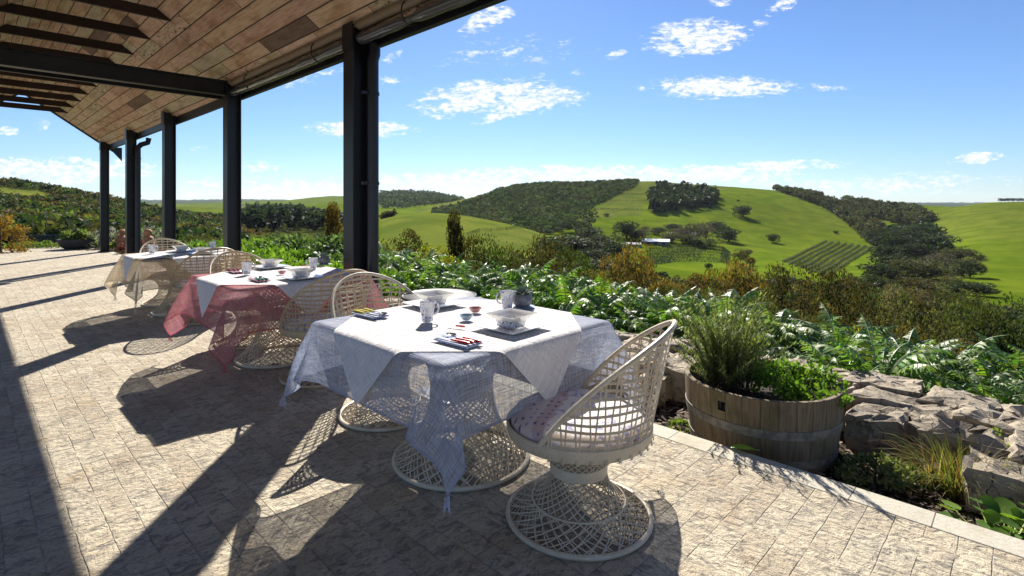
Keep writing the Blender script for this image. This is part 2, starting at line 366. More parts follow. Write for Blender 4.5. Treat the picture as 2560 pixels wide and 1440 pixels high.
for k in _pk:
    pts = PROF[k]+[(30000, 508)]
    Yk = np.log([p[0] for p in pts]); zk = np.array([HC-(p[1]-HZ)/F*p[0] for p in pts]); ek = (np.array([p[1] for p in pts])-HZ)/F
    e = np.interp(_LY, Yk, ek)
    ker = np.hanning(23); ker /= ker.sum(); e = np.convolve(np.pad(e, 11, 'edge'), ker, 'valid')
    _tab.append(e)
_tab = np.array(_tab)
def far_elev(px, Y):
    return sum(far_elev1(np.asarray(px)+o, Y) for o in (-54, -36, -18, 0, 18, 36, 54))/7
def far_elev1(px, Y):   # (y-HZ)/F, arrays
    px = np.clip(px, _pk[0], _pk[-1]); idx = np.clip(np.searchsorted(_pk, px)-1, 0, len(_pk)-2)
    a = np.array(_pk)[idx]; b = np.array(_pk)[idx+1]; t = (px-a)/(b-a); t = t*t*(3-2*t)*.35+t*.65
    fy = (np.log(np.maximum(Y, 60))-_LY[0])/(_LY[1]-_LY[0]); i = np.clip(fy.astype(int), 0, 398); g = np.clip(fy-i, 0, 1)
    e0 = _tab[idx, i]*(1-g)+_tab[idx, i+1]*g; e1 = _tab[idx+1, i]*(1-g)+_tab[idx+1, i+1]*g
    return e0*(1-t)+e1*t
def fbm2(x, y, oct=4, seed=0.):
    r = np.zeros_like(x); a = 1.
    for o in range(oct):
        k = 2**o; r += a*(np.sin(x*k*1.3+seed+1.7*np.sin(y*k*.9+o))*np.cos(y*k*1.1-seed+1.3*np.sin(x*k*.8+2*o))); a *= .5
    return r
def terrain(X, Y):
    X = np.asarray(X, float); Y = np.asarray(Y, float); Ys = np.maximum(Y, .3)
    px = 1280+F*X/Ys
    n = D2.x*X+D2.y*Y; s = D1.x*X+D1.y*Y
    drop = np.maximum(np.maximum(n-6.2, 0), np.maximum(s-27, 0)*.6)
    zn = -.21-.06*np.clip(n-4.4, 0, 2)-.40*drop+.03*fbm2(X*1.2, Y*1.2, 3)
    zn = np.maximum(zn, -30)
    zf = HC-far_elev(px, Ys)*Ys+.0016*Ys*fbm2(X/110, Y/110, 4, 2.)
    w = np.clip((np.log(Ys)-math.log(22))/(math.log(75)-math.log(22)), 0, 1); w = w*w*(3-2*w)
    return zn*(1-w)+zf*w
def T(px, py, ymin=40):  # terrain point seen at a photo pixel
    u = (px-1280)/F; Y = np.exp(np.linspace(math.log(ymin), math.log(20000), 1500))
    z = terrain(u*Y, Y); e = (HC-z)/Y*F+HZ
    h = np.where(e <= py)[0]
    i = h[0] if len(h) else int(np.argmin(e))
    return Vector((u*Y[i], Y[i], z[i]))
def inpoly(px, py, poly):
    px = np.asarray(px, float); py = np.asarray(py, float); r = np.zeros(px.shape, bool); n = len(poly)
    for i in range(n):
        x0, y0 = poly[i]; x1, y1 = poly[(i+1) % n]
        if y0 == y1: continue
        c = ((y0 > py) != (y1 > py)) & (px < (x1-x0)*(py-y0)/(y1-y0)+x0); r ^= c
    return r
F1 = [(1084, 525), (1140, 514), (1182, 500), (1230, 482), (1271, 466), (1320, 457), (1425, 458), (1523, 450), (1602, 446), (1590, 468), (1500, 508), (1440, 548), (1420, 572), (1300, 592), (1200, 580), (1060, 560)]
F2 = [(1622, 492), (1650, 475), (1700, 474), (1760, 484), (1788, 490), (1790, 512), (1740, 521), (1640, 533), (1626, 522)]
F3 = [(1862, 457), (1922, 462), (1975, 472), (2050, 492), (2102, 513), (2162, 541), (2204, 571), (2200, 614), (2181, 616), (2125, 563), (2050, 514), (1975, 488), (1919, 470)]
F4 = [(2112, 500), (2215, 516), (2294, 522), (2335, 552), (2312, 566), (2237, 558), (2155, 538), (2102, 513)]
F5 = [(2192, 617), (2219, 582), (2312, 570), (2350, 588), (2369, 632), (2294, 642), (2219, 640)]
F6 = [(-300, 428), (0, 446), (120, 466), (250, 492), (440, 534), (600, 556), (610, 620), (-300, 625)]
F6h = [(-50, 468), (0, 469), (100, 478), (190, 505), (100, 502), (-50, 497)]
F7 = [(610, 530), (640, 522), (745, 521), (790, 540), (850, 552), (850, 580), (610, 580)]
F8 = [(955, 625), (1180, 655), (1400, 640), (1500, 690), (1600, 685), (1700, 704), (1850, 708), (1950, 722), (2050, 715), (2150, 706), (2230, 650), (2390, 690), (2420, 768), (2600, 805), (3000, 850), (3000, 1150), (955, 1150)]
F9 = [(2225, 615), (2330, 598), (2400, 630), (2470, 650), (2425, 672), (2405, 700), (2300, 690), (2230, 650)]
F10 = [(440, 540), (610, 560), (870, 575), (955, 625), (955, 1000), (440, 1000)]
def build_terrain():
    us = np.concatenate([np.linspace(-3.5, -1.05, 50)[:-1], np.linspace(-1.05, 1.05, 560), np.linspace(1.05, 3.5, 50)[1:]])
    Ys = np.exp(np.linspace(math.log(.6), math.log(12000), 400))
    U, YY = np.meshgrid(us, Ys); X = U*YY; Z = terrain(X, YY)
    n = D2.x*X+D2.y*YY; s = D1.x*X+D1.y*YY
    Z = np.where((n < 3.05) & (s < 23) & (YY < 40), Z-.25*np.clip((3.05-n)/.3, 0, 1), Z)
    V = np.stack([X.ravel(), YY.ravel(), Z.ravel()], 1)
    nr, nc = X.shape; idx = np.arange(nr*nc).reshape(nr, nc)
    Fq = np.stack([idx[:-1, :-1].ravel(), idx[:-1, 1:].ravel(), idx[1:, 1:].ravel(), idx[1:, :-1].ravel()], 1)
    px = 1280+F*U.ravel(); py = HZ+(HC-V[:, 2])/V[:, 1]*F; Yv = V[:, 1]
    g = np.tile(np.array([[.118, .172, .015]]), (len(V), 1))
    nz = fbm2(V[:, 0]/140, V[:, 1]/140, 4, 5.)
    g = g*(1+.16*nz[:, None])
    yel = np.clip(fbm2(V[:, 0]/300, V[:, 1]/200, 3, 9.)*.5+.2, 0, 1)[:, None]; g = g*(1-.5*yel)+np.array([.16, .18, .035])*.5*yel
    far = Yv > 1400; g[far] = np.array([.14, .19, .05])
    vf = (Yv > 3200); g[vf] = np.array([.07, .10, .09])  # farthest hills: the blue of the haze is put into the ground colour
    # grassed crest of the middle hill and the dry paddock edges
    def paint(poly, c, a=1., ymin=0, ymax=1e9):
        m = inpoly(px, py, poly) & (Yv > ymin) & (Yv < ymax); g[m] = g[m]*(1-a)+np.array(c)*a
    wood = (.035, .05, .018)
    for P in (F1, F2, F3, F4, F5): paint(P, wood, .9, 480, 1500)
    paint(F6, wood, .85, 100, 700); paint(F6h, (.17, .19, .04), .9, 100, 700); paint(F7, wood, .8, 300, 1500)
    paint(F8, (.07, .065, .028), .75, 30, 430); paint(F9, (.09, .10, .035), .7, 100, 900); paint(F10, (.06, .07, .025), .75, 30, 480)
    paint([(950, 470), (1180, 488), (1090, 525), (950, 530)], (.05, .075, .035), .75, 1500, 4000)
    paint([(1175, 588), (1330, 572), (1390, 590), (1350, 612), (1200, 608)], (.13, .17, .03), .6, 250, 560)
    paint([(955, 545), (1060, 529), (1182, 538), (1320, 575), (1395, 590), (1380, 650), (955, 640)], (.165, .19, .05), .6, 200, 480)
    paint([(1600, 450), (1862, 460), (1800, 475), (1620, 470), (1600, 540), (1450, 545)], (.15, .165, .05), .6, 500, 1300)
    paint([(2230, 512), (2700, 495), (2700, 600), (2400, 600)], (.13, .16, .03), .5, 300, 950)
    paint([(1182, 488), (1271, 459), (1320, 450), (1425, 452), (1425, 460), (1320, 462), (1271, 472), (1182, 496), (1060, 530), (1020, 532)], (.17, .19, .06), .7, 600, 1500)
    nf = (Yv < 30); g[nf] = np.array([.05, .042, .03])
    m = (Yv >= 30) & (Yv < 60); g[m] = np.array([.075, .08, .03])
    nt = newmat('terrain_ground'); at = nt.node('ShaderNodeAttribute', attribute_name='col').outputs['Color']
    geo = nt.node('ShaderNodeNewGeometry').outputs['Position']
    a = nt.noise(geo, .035, 6, .6); b = nt.noise(geo, .35, 4, .6); c = nt.noise(geo, 14., 5, .7)
    col = nt.mix(nt.step(a, .35, .68), nt.mix(1., at, (.74, .80, .72), 'MULTIPLY'), nt.mix(1., at, (1.2, 1.1, 1.0), 'MULTIPLY'))
    col = nt.mix(nt.step(b, .3, .7), nt.mix(1., col, (.86, .88, .82), 'MULTIPLY'), col)
    col = nt.mix(nt.step(c, .35, .7), nt.mix(1., col, (.8, .8, .8), 'MULTIPLY'), col)
    x, y, z = nt.sep(geo)
    ter = nt.m('FRACT', nt.m('ADD', nt.m('MULTIPLY', z, .11), nt.m('MULTIPLY', nt.noise(geo, .004, 3), 6.)))   # stock tracks following the contour
    tr = nt.m('MULTIPLY', nt.step(nt.m('ABSOLUTE', nt.m('SUBTRACT', ter, .5)), .05, .01), nt.step(y, 500., 620.))
    col = nt.mix(nt.m('MULTIPLY', tr, .4), col, (.07, .09, .02))
    nb = nt.bump(nt.m('ADD', nt.m('MULTIPLY', c, .05), nt.m('MULTIPLY', b, .6)), .5, .5)
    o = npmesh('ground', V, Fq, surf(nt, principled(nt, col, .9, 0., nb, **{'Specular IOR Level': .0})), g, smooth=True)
    tag(o, kind='structure')
build_terrain()

# paving: local x = s, local y = n (mirrored frame handled by matrix)
BASIS = Matrix(((D1.x, D2.x, 0, 0), (D1.y, D2.y, 0, 0), (0, 0, 1, 0), (0, 0, 0, 1)))
def snbox(name, s0, s1, n0, n1, z0, z1, mat, parent=None, bevel=0, smooth=False):
    m = MB(); m.box(s0, s1, -n1, -n0, z0, z1)
    return m.build(name, mat, parent, smooth=smooth, bevel=bevel, rotz=VYAW)
EDGE = 2.97
tag(snbox('paving', -7, 22.5, -9, EDGE-.15, -.12, 0, pav), kind='structure')
tag(snbox('paving_border', -7, 22.5, EDGE-.148, EDGE, -.12, .003, mat_border(), bevel=.004), kind='structure')

# ------------------------------------------------------------------ verandah roof
PN = 2.80
POSTS = [4.95, 8.60, 12.15, 15.6, 19.1]
RN, RZ = 1.08, 4.42; EN = 2.96; SL = .73
def ceil_z(n): return RZ-SL*abs(n-RN)
ROOF0, ROOF1 = -4.5, 19.55
def build_roof():
    root = empty('verandah_roof', SN(8, RN, RZ))
    tag(root, 'gabled verandah roof lined with reclaimed painted timber boards above the tables', 'roof')
    Minv = Matrix.Translation(-root.location)
    # lining: one sheet per slope with thickness
    m = MB(); nl = -.95
    for n0, n1 in ((RN, EN), (nl, RN)):
        a = [SN(ROOF0, n0, ceil_z(n0)), SN(ROOF1, n0, ceil_z(n0)), SN(ROOF1, n1, ceil_z(n1)), SN(ROOF0, n1, ceil_z(n1))]
        m.add([Minv @ p for p in a], [(0, 1, 2, 3)])
    o = m.build('timber_lining', planks, root, smooth=False)
    uvl = o.data.uv_layers.new(name='uv'); k = math.hypot(1, SL)
    for li, (s, n) in enumerate([(ROOF0, RN), (ROOF1, RN), (ROOF1, EN), (ROOF0, EN), (ROOF0, nl), (ROOF1, nl), (ROOF1, RN), (ROOF0, RN)]):
        pass
    me = o.data
    for lp in me.loops:
        v = me.vertices[lp.vertex_index].co+root.location; s, n = sn_of(v.x, v.y); uvl.data[lp.index].uv = (s+20, (EN-n)*k+.03)
    tin = mat_plain('roof_sheet_dark', (.03, .032, .04), .5)
    m = MB()
    for n0, n1 in ((RN, EN+.03), (nl, RN)):
        a = [SN(s, n, ceil_z(n)+dz) for dz in (.02, .14) for s, n in ((ROOF0, n0), (ROOF1, n0), (ROOF1, n1), (ROOF0, n1))]
        m.add([Minv @ p for p in a], [(0, 1, 2, 3), (4, 7, 6, 5), (0, 4, 5, 1), (1, 5, 6, 2), (2, 6, 7, 3), (3, 7, 4, 0)])
    m.build('roof_sheeting', tin, root, smooth=False)
    # gable end trim
    m = MB()
    for n0, n1 in ((RN, EN+.1), (RN, nl)):
        a = [SN(s, n, ceil_z(n)+dz) for dz in (-.05, .16) for s, n in ((ROOF1, n0), (ROOF1+.06, n0), (ROOF1+.06, n1), (ROOF1, n1))]
        m.add([Minv @ p for p in a], [(0, 1, 2, 3), (4, 7, 6, 5), (0, 4, 5, 1), (1, 5, 6, 2), (2, 6, 7, 3), (3, 7, 4, 0)])
    a = [SN(s, n, z) for s in (ROOF1, ROOF1+.06) for n, z in ((EN+.0, 3.06), (EN+.33, 3.06), (EN+.33, 2.66))]
    m.add([Minv @ p for p in a], [(0, 2, 1), (3, 4, 5), (0, 1, 4, 3), (1, 2, 5, 4), (2, 0, 3, 5)])
    m.build('gable_trim', steel, root, smooth=False)
    # edge beam and gutter running the length of the roof (outside the posts)
    def run(name, n0, n1, z0, z1, s0=ROOF0, s1=ROOF1, mat=steel, bevel=.004):
        m = MB(); M = Minv @ BASIS; m.box(s0, s1, n0, n1, z0, z1, M); m.f = [f[::-1] for f in m.f]
        return m.build(name, mat, root, smooth=False, bevel=bevel)
    run('edge_beam', PN+.105, PN+.165, 2.95, 3.10)
    g = MB(); M = Minv @ BASIS
    prof = [(0, .0), (.13, .0), (.15, .03), (.15, .12), (.135, .12), (.135, .035), (.125, .015), (.015, .015), (.015, .12), (0, .12)]
    vs = [M @ Vector((s, PN+.168+a*.68, 3.02+b*.8)) for s in (ROOF0, ROOF1) for a, b in prof]; k = len(prof)
    g.add(vs, [tuple(range(k)), tuple(range(k, 2*k))[::-1]]+[(i, i+k, (i+1) % k+k, (i+1) % k) for i in range(k)])
    g.build('gutter', steel, root, smooth=False)
    # collar ties
    s = 1.42; zt = 3.80
    tie = mat_plain('stained_tie_timber', (.022, .011, .009), .6)
    while s < 19.5:
        m = MB(); nA = RN+(RZ-zt)/SL-.005; nB = RN+(RZ-zt-.13)/SL-.005; nA2 = 2*RN-nA; nB2 = 2*RN-nB
        vs = [Minv @ SN(s+ds, n, z) for ds in (-.022, .022) for n, z in ((nA, zt), (nB, zt+.13), (nB2, zt+.13), (nA2, zt))]
        m.add(vs, [(0, 1, 2, 3), (4, 7, 6, 5), (0, 4, 5, 1), (1, 5, 6, 2), (2, 6, 7, 3), (3, 7, 4, 0)])
        m.build('collar_tie', tie, root, smooth=False)
        s += 1.135 if s < 18 else 99
    # portal beams over the second post: an I section and a slim track
    M = Minv @ BASIS; m = MB(); sb = POSTS[1]; z0, z1 = 2.975, 3.19
    m.box(sb-.06, sb+.06, -.95, PN-.08, z0, z0+.018, M); m.box(sb-.06, sb+.06, -.95, PN-.08, z1-.018, z1, M)
    m.box(sb-.006, sb+.006, -.95, PN-.08, z0+.018, z1-.018, M); m.f = [f[::-1] for f in m.f]
    m.build('cross_beam', steel, root, smooth=False)
    m = MB(); m.box(sb+.33, sb+.37, -.95, PN+.10, 2.975, 3.035, M); m.f = [f[::-1] for f in m.f]; m.build('blind_track', steel, root, smooth=False)
build_roof()

def build_posts():
    labs = ['dark steel post nearest the camera, behind the blue table, beside a downpipe',
            'dark steel post carrying the cross beam, second from the camera', 'dark steel post midway along the verandah, third from the camera',
            'dark steel post with the swan-necked downpipe beside it, fourth from the camera', 'farthest dark steel post, at the gable corner beyond the cream table']
    for i, s in enumerate(POSTS):
        root = empty('verandah_post', SN(s, PN, 0), VYAW)
        tag(root, labs[i], 'post', 'dark steel posts along the verandah edge')
        m = MB(); h = ceil_z(PN)-.0; a = .098
        poly = [(-a, -a), (a, -a), (a, -a+.018), (.01, -a+.018), (.01, a-.018), (a, a-.018), (a, a), (-a, a), (-a, a-.018), (-.01, a-.018), (-.01, -a+.018), (-a, -a+.018)]
        m.prism(poly, .012, h+.05 if False else h-.005)
        m.build('column', steel, root, smooth=False, bevel=.003)
        m = MB(); m.box(-.14, .14, -.14, .14, .001, .013)
        for sx in (-.11, .11):
            for sy in (-.11, .11): m.lathe([(.012, .013), (.012, .03), (0, .03)], 6, Matrix.Translation((sx, sy, 0)))
        m.build('base_plate', steel, root, smooth=False)
        # inner cleat rising to the lining
        m = MB(); m.box(-a, a, a+.002, a+.012, h-.25, h+.02); m.build('cleat', steel, root, smooth=False)
    def pipe(s, n, swan):
        root = empty('downpipe', SN(s, n, 0), VYAW)
        tag(root, 'round dark downpipe with a swan neck at the gutter beside the fourth post' if swan else 'thick round dark downpipe fixed to the nearest verandah post', 'downpipe', 'downpipes of the verandah')
        m = MB(); top = 2.93; r = .058 if not swan else .06
        pts = [(0, 0, .02), (0, 0, 2.6), (0, 0, 2.72), (0, -.06 if swan else 0, 2.80), (0, -.20 if swan else -.02, 2.86), (0, -.22 if swan else -.02, 2.97)]
        m.tube(pts, r, 16); m.build('pipe', steel, root)
        for z in (.5, 1.55, 2.45):
            m = MB(); m.lathe([(r+.002, z), (r+.008, z), (r+.008, z+.03), (r+.002, z+.03)], 16)
            m.box(-.012, .012, 0, .12, z, z+.03); m.build('bracket', steel, root)
    pipe(POSTS[0]-.21, PN+.06, False); pipe(POSTS[3]-.22, PN+.10, True)
build_posts()

# rolled cafe blinds between the posts
def build_blinds():
    nt = newmat('blind_canvas_roll'); canvas = surf(nt, principled(nt, nt.mix(nt.noise(objco(nt), 12, 4), (.20, .155, .10), (.28, .22, .15)), .6))
    nt = newmat('clear_vinyl'); co = objco(nt)
    p = principled(nt, (.06, .065, .075), .16, 0., nt.bump(nt.noise(co, 5, 2, .5, .5), .008), **{'Coat Weight': .6})
    vin = surf(nt, p)
    for i, (s0, s1, lab) in enumerate([(1.0, POSTS[0]-.12, 'rolled up clear vinyl blind in front of the nearest post, knotted by its strap'),
                                  (POSTS[0]+.12, POSTS[1]-.12, 'rolled up clear vinyl blind hanging between the two nearest posts')]):
        root = empty('rolled_blind', SN(s0, PN, 3.1)); tag(root, lab, 'blind', 'rolled blinds under the verandah eave')
        Mi = Matrix.Translation(-root.location)
        m = MB(); m.tube([Mi @ SN(s0+(s1-s0)*t/12, PN-.03, 3.155+.004*math.sin(t*2)) for t in range(13)], .048, 16); m.build('roller', canvas, root)
        m = MB(); k = 34; pts = []; tp = []
        for t in range(k+1):
            f = t/k; w = 1+.03*math.sin(t*1.9)+.03*math.sin(t*.8); 
            kn = math.exp(-((f-(.78 if i == 0 else .5))/.03)**2) if i == 0 else 0
            pts.append(Mi @ SN(s0+(s1-s0)*f, PN-.02+.004*math.sin(t), 3.02-.012*math.sin(f*PI)+.003*math.sin(3*t)))
            tp.append(w*(1-.45*kn))
        m.tube(pts, .058, 18, taper=tp); m.build('vinyl_roll', vin, root)
        for f in ((.25, .78) if i == 0 else (.2, .8)):
            m = MB(); p = Mi @ SN(s0+(s1-s0)*f, PN-.02, 3.07)
            pts = [p+D2*(.09*math.cos(a))+Vector((0, 0, .115*math.sin(a))) for a in np.linspace(0, 2*PI, 20)[:-1]]
            m.tube(pts, .007, 6, closed=True); m.build('strap', steel, root)
build_blinds()

# ------------------------------------------------------------------ spun fibreglass furniture
def mat_resin(name, a, b):
    nt = newmat(name); co = objco(nt); n = nt.noise(co, 9., 4); n2 = nt.noise(co, 160., 3)
    c = nt.mix(nt.step(n, .35, .7), a, b); c = nt.mix(nt.step(n2, .35, .8), c, nt.mix(1., c, (.82, .8, .76), 'MULTIPLY'))
    return surf(nt, principled(nt, c, .42, 0., nt.bump(n2, .0015)))
resin = mat_resin('cream_fibreglass_strand', (.55, .46, .33), (.66, .57, .43))
resin2 = mat_resin('tan_fibreglass_strand', (.44, .33, .20), (.54, .43, .28))
def strands(m, prof, n, sweep, r, k=4, seg=9, off=0., both=(1, -1)):
    """straight-laid strands over a turned profile: each runs along the profile while turning by sweep"""
    P = np.array(prof, float); L = np.concatenate([[0], np.cumsum(np.hypot(*(P[1:]-P[:-1]).T))]); L /= L[-1]
    for sg in both:
        for i in range(n):
            a0 = 2*PI*(i+off+random.uniform(-.12, .12))/n; sw = sweep*(1+random.uniform(-.03, .03)); pts = []
            for j in range(seg+1):
                t = j/seg; rr = np.interp(t, L, P[:, 0]); zz = np.interp(t, L, P[:, 1])
                wgt = np.interp(t, L, np.cumsum(np.concatenate([[0], (L[1:]-L[:-1])/(.5*(P[1:, 0]+P[:-1, 0]))]))/np.sum((L[1:]-L[:-1])/(.5*(P[1:, 0]+P[:-1, 0]))))
                a = a0+sg*sw*wgt; pts.append(((rr+sg*r*.55)*math.cos(a), (rr+sg*r*.55)*math.sin(a), zz))
            m.tube(pts, r, k, caps=False)
def ring(m, r, z, t, k=48, q=8): m.tube([(r*math.cos(a), r*math.sin(a), z) for a in np.linspace(0, 2*PI, k+1)[:-1]], t, q, closed=True)
def hyper(r0, z0, r1, z1, pw, n=8):
    return [(r1+(r0-r1)*(1-t)**pw, z0+(z1-z0)*t) for t in np.linspace(0, 1, n)]

BACK_A = R(108); BACK_H = .49
def back_H(x): x = min(abs(x), 1.); return BACK_H*max(0., 1-x**1.75)
def back_pt(a, t):
    f = t/BACK_H; R0 = (.318)+.088*f**1.15*(.55+.45*math.cos(a)) - .0*f
    return Vector((R0*math.cos(a)+.012*f, R0*math.sin(a)*(1+.02*f), .405+t))
def make_chair(resin, cushmat):
    root = empty('woven_chair')
    m = MB()
    strands(m, hyper(.318, .014, .124, .205, 2.1, 12), 30, R(88), .0030, seg=12)
    strands(m, hyper(.318, .014, .205, .085, 1.7, 8), 26, R(46), .0028, seg=6, off=.5)
    ring(m, .318, .013, .0115); ring(m, .208, .083, .0045)
    strands(m, [(.126, .25), (.134, .28), (.162, .32), (.215, .36)], 26, R(55), .0030, seg=6)
    m.build('pedestal', resin, root)
    m = MB(); m.lathe([(.120, .200), (.128, .202), (.129, .225), (.128, .248), (.120, .25)], 40); m.build('neck_band', resin, root)
    m = MB(); m.lathe([(.16, .348), (.215, .356), (.28, .366), (.318, .378), (.326, .40), (.327, .43), (.320, .434), (.314, .43), (.310, .40), (.27, .385), (0, .38)], 56)
    m.build('seat', resin, root)
    c = MB(); pr = [(0, .385), (.20, .385), (.285, .392), (.306, .415), (.306, .445), (.292, .468), (.25, .482), (.12, .490), (0, .486)]
    c.lathe(pr, 48); cu = c.build('cushion', cushmat, root)
    for v in cu.data.vertices:
        a = math.atan2(v.co.y, v.co.x); v.co.z += .006*math.sin(3*a+1)*min(1, v.co.length)+.004*math.sin(v.co.x*40)*math.cos(v.co.y*33)
    # woven back
    m = MB(); A = BACK_A
    for k in range(1, 14):
        t = .028+.0345*(k-1)+random.uniform(-.003, .003); x = 1.
        if t > BACK_H*.97: break
        x = max(0., (1-t/BACK_H))**(1/1.75)
        for dd in (0, .006):
            pts = [back_pt(a, t+dd+.004*math.sin(a*5+k)) for a in np.linspace(-A*x, A*x, 26)]
            m.tube(pts, .0030, 4, caps=False)
    nb = 20
    for i in range(nb):
        ab = -A*.90+2*A*.90*i/(nb-1)
        for lean in (-1, 1):
            for dd in (0, .012):
                pts = []
                for j in range(13):
                    t = -.028+(BACK_H+.028)*j/12; a = ab+lean*(R(.3)+R(5.4)*max(0, j)/12)+dd*(1 if lean > 0 else -1)*.5
                    lim = back_H(a/A)
                    if t > lim: 
                        pts.append(back_pt(a, lim)); break
                    p = back_pt(a, max(t, 0)) if t > 0 else Vector((.328*math.cos(a), .328*math.sin(a), .405+t))
                    pts.append(p)
                if len(pts) > 1: m.tube(pts, .0026, 4, caps=False)
    m.build('back', resin, root)
    m = MB(); pts = []
    for x in np.concatenate([np.linspace(-1, -.9, 6)[:-1], np.linspace(-.9, .9, 52), np.linspace(.9, 1, 6)[1:]]): pts.append(back_pt(A*x, back_H(x)))
    pts = [Vector((.327*math.cos(A), -.327*math.sin(A), .395))]+pts+[Vector((.327*math.cos(A), .327*math.sin(A), .395))]
    m.tube(pts, .0115, 8); 
    m.build('back_rim', resin, root)
    return root

def mat_cushion(name, a, b, c, white=True):
    nt = newmat(name); co = objco(nt); x, y, z = nt.sep(co)
    r = nt.vm('LENGTH', nt.xyz(x, y, 0.)); ang = nt.m('ARCTAN2', y, x)
    bandi = nt.m('FLOOR', nt.m('MULTIPLY', x, 15.)); rb = nt.white(nt.xyz(bandi, 2., 0.))
    tone = nt.ramp(rb, [(0, a), (.35, b), (.6, c), (.8, (.62, .50, .45))], 'CONSTANT')
    w = nt.m('SINE', nt.m('MULTIPLY', y, 130.)); w2 = nt.m('SINE', nt.m('MULTIPLY', x, 180.))
    dots = nt.m('MULTIPLY', nt.step(w, .2, .5), nt.step(w2, .1, .5))
    tone = nt.mix(dots, tone, nt.mix(nt.step(nt.noise(co, 20., 2), .45, .55), (.62, .56, .60), (.10, .07, .20)))
    fl = nt.step(nt.noise(co, 22., 3, .5, 1.), .56, .60); plain = nt.mix(fl, (.72, .68, .66), (.30, .30, .52))
    side = nt.step(nt.m('ADD', x, nt.m('MULTIPLY', nt.noise(co, 5., 2), .12)), -.02, -.01)
    tone = nt.mix(side, tone, plain) if white else tone
    n = nt.noise(co, 400., 3)
    return surf(nt, principled(nt, tone, .9, 0., nt.bump(nt.m('ADD', n, nt.m('MULTIPLY', dots, .5)), .002), **{'Sheen Weight': .3}))
cush_purple = mat_cushion('patchwork_cushion_purple', (.56, .40, .38), (.36, .32, .46), (.66, .55, .50))
cush_pink = mat_cushion('patchwork_cushion_pink', (.55, .22, .20), (.62, .42, .38), (.66, .50, .46))

def make_table():
    root = empty('pedestal_table')
    m = MB()
    pr = hyper(.355, .014, .165, .36, 2.1, 14)
    strands(m, pr, 34, R(95), .0034, seg=14); strands(m, hyper(.355, .014, .235, .13, 1.6, 8), 30, R(42), .0031, seg=7, off=.5)
    ring(m, .355, .013, .012)
    strands(m, [(.165, .41), (.175, .48), (.21, .57), (.28, .66), (.36, .70)], 34, R(80), .0034, seg=10)
    m.build('pedestal', resin, root)
    m = MB(); m.lathe([(.158, .35), (.167, .355), (.168, .38), (.167, .41), (.158, .415)], 40); m.build('neck_band', resin, root)
    m = MB(); a = .545; m.prism([(-a, -a), (a, -a), (a, a), (-a, a)], .700, .7225); m.build('tabletop', mat_plain('painted_tabletop', (.42, .40, .38), .5), root, smooth=False, bevel=.006)
    return root

# cloth draping (position based, numpy)
def drape(size, N, half, top, rot=0., seed=0, iters=330, off=(0, 0), out=0., noise_a=.004, flare=.10):
    r = np.random.default_rng(seed); g = np.linspace(-size/2, size/2, N); d0 = size/(N-1)
    U, V = np.meshgrid(g, g, indexing='ij'); c, s_ = math.cos(rot), math.sin(rot)
    P = np.stack([U*c-V*s_+off[0], U*s_+V*c+off[1], np.full_like(U, top+.004)], -1)
    rad = np.maximum(np.abs(P[..., 0]), np.abs(P[..., 1]))
    P[..., 2] -= np.maximum(0, rad-half)*.2; P += r.normal(0, noise_a, P.shape)*(rad > half)[..., None]
    ph = r.uniform(0, 6, 4)
    P[..., 2] += .01*np.sin(P[..., 0]*14+ph[0])*np.sin(P[..., 1]*15+ph[1])*(rad > half)
    Q = P.copy(); h0 = half+.004+out
    B = []
    def pr(a, b, rest, st): B.append((a, b, rest, st))
    S = slice
    for st in (0, 1):
        pr((S(st, N-1, 2), S(None)), (S(st+1, N, 2), S(None)), d0, 1.); pr((S(None), S(st, N-1, 2)), (S(None), S(st+1, N, 2)), d0, 1.)
        pr((S(st, N-1, 2), S(0, N-1)), (S(st+1, N, 2), S(1, N)), d0*2**.5, .35); pr((S(st, N-1, 2), S(1, N)), (S(st+1, N, 2), S(0, N-1)), d0*2**.5, .35)
    for st in range(4):
        pr((S(st, N-3, 4), S(None)), (S(st+3, N, 4), S(None)), d0*3, .14) ; pr((S(None), S(st, N-3, 4)), (S(None), S(st+3, N, 4)), d0*3, .14)
    for it in range(iters):
        vel = (P-Q)*.965; Q = P.copy(); P = P+vel; P[..., 2] -= .0011
        for k in range(5):
            for a, b, rest, st in B:
                A_ = P[a]; B_ = P[b]
                n0 = min(A_.shape[0], B_.shape[0]); n1 = min(A_.shape[1], B_.shape[1]); A_ = A_[:n0, :n1]; B_ = B_[:n0, :n1]
                d = B_-A_; L = np.sqrt((d*d).sum(-1))+1e-9
                w = (L-rest)/L*.5*st
                d *= w[..., None]; A_ += d; B_ -= d
            h = h0+flare*np.clip(top-P[..., 2], 0, .5); ax = np.abs(P[..., 0]); ay = np.abs(P[..., 1]); ins = (ax < h) & (ay < h) & (P[..., 2] < top)
            up = ins & (P[..., 2] > top-.05) & (np.maximum(ax, ay) < h-.004)
            P[..., 2] = np.where(up, top, P[..., 2])
            sd_ = ins & ~up
            px_ = sd_ & (ax >= ay); py_ = sd_ & (ax < ay)
            P[..., 0] = np.where(px_, np.sign(P[..., 0])*h, P[..., 0]); P[..., 1] = np.where(py_, np.sign(P[..., 1])*h, P[..., 1])
            P[..., 2] = np.maximum(P[..., 2], .012)
        on = (np.abs(P[..., 0]) < h0-.01) & (np.abs(P[..., 1]) < h0-.01) & (P[..., 2] <= top+.002)
        Q[on] = P[on]*np.array([1, 1, 1.])
    return P
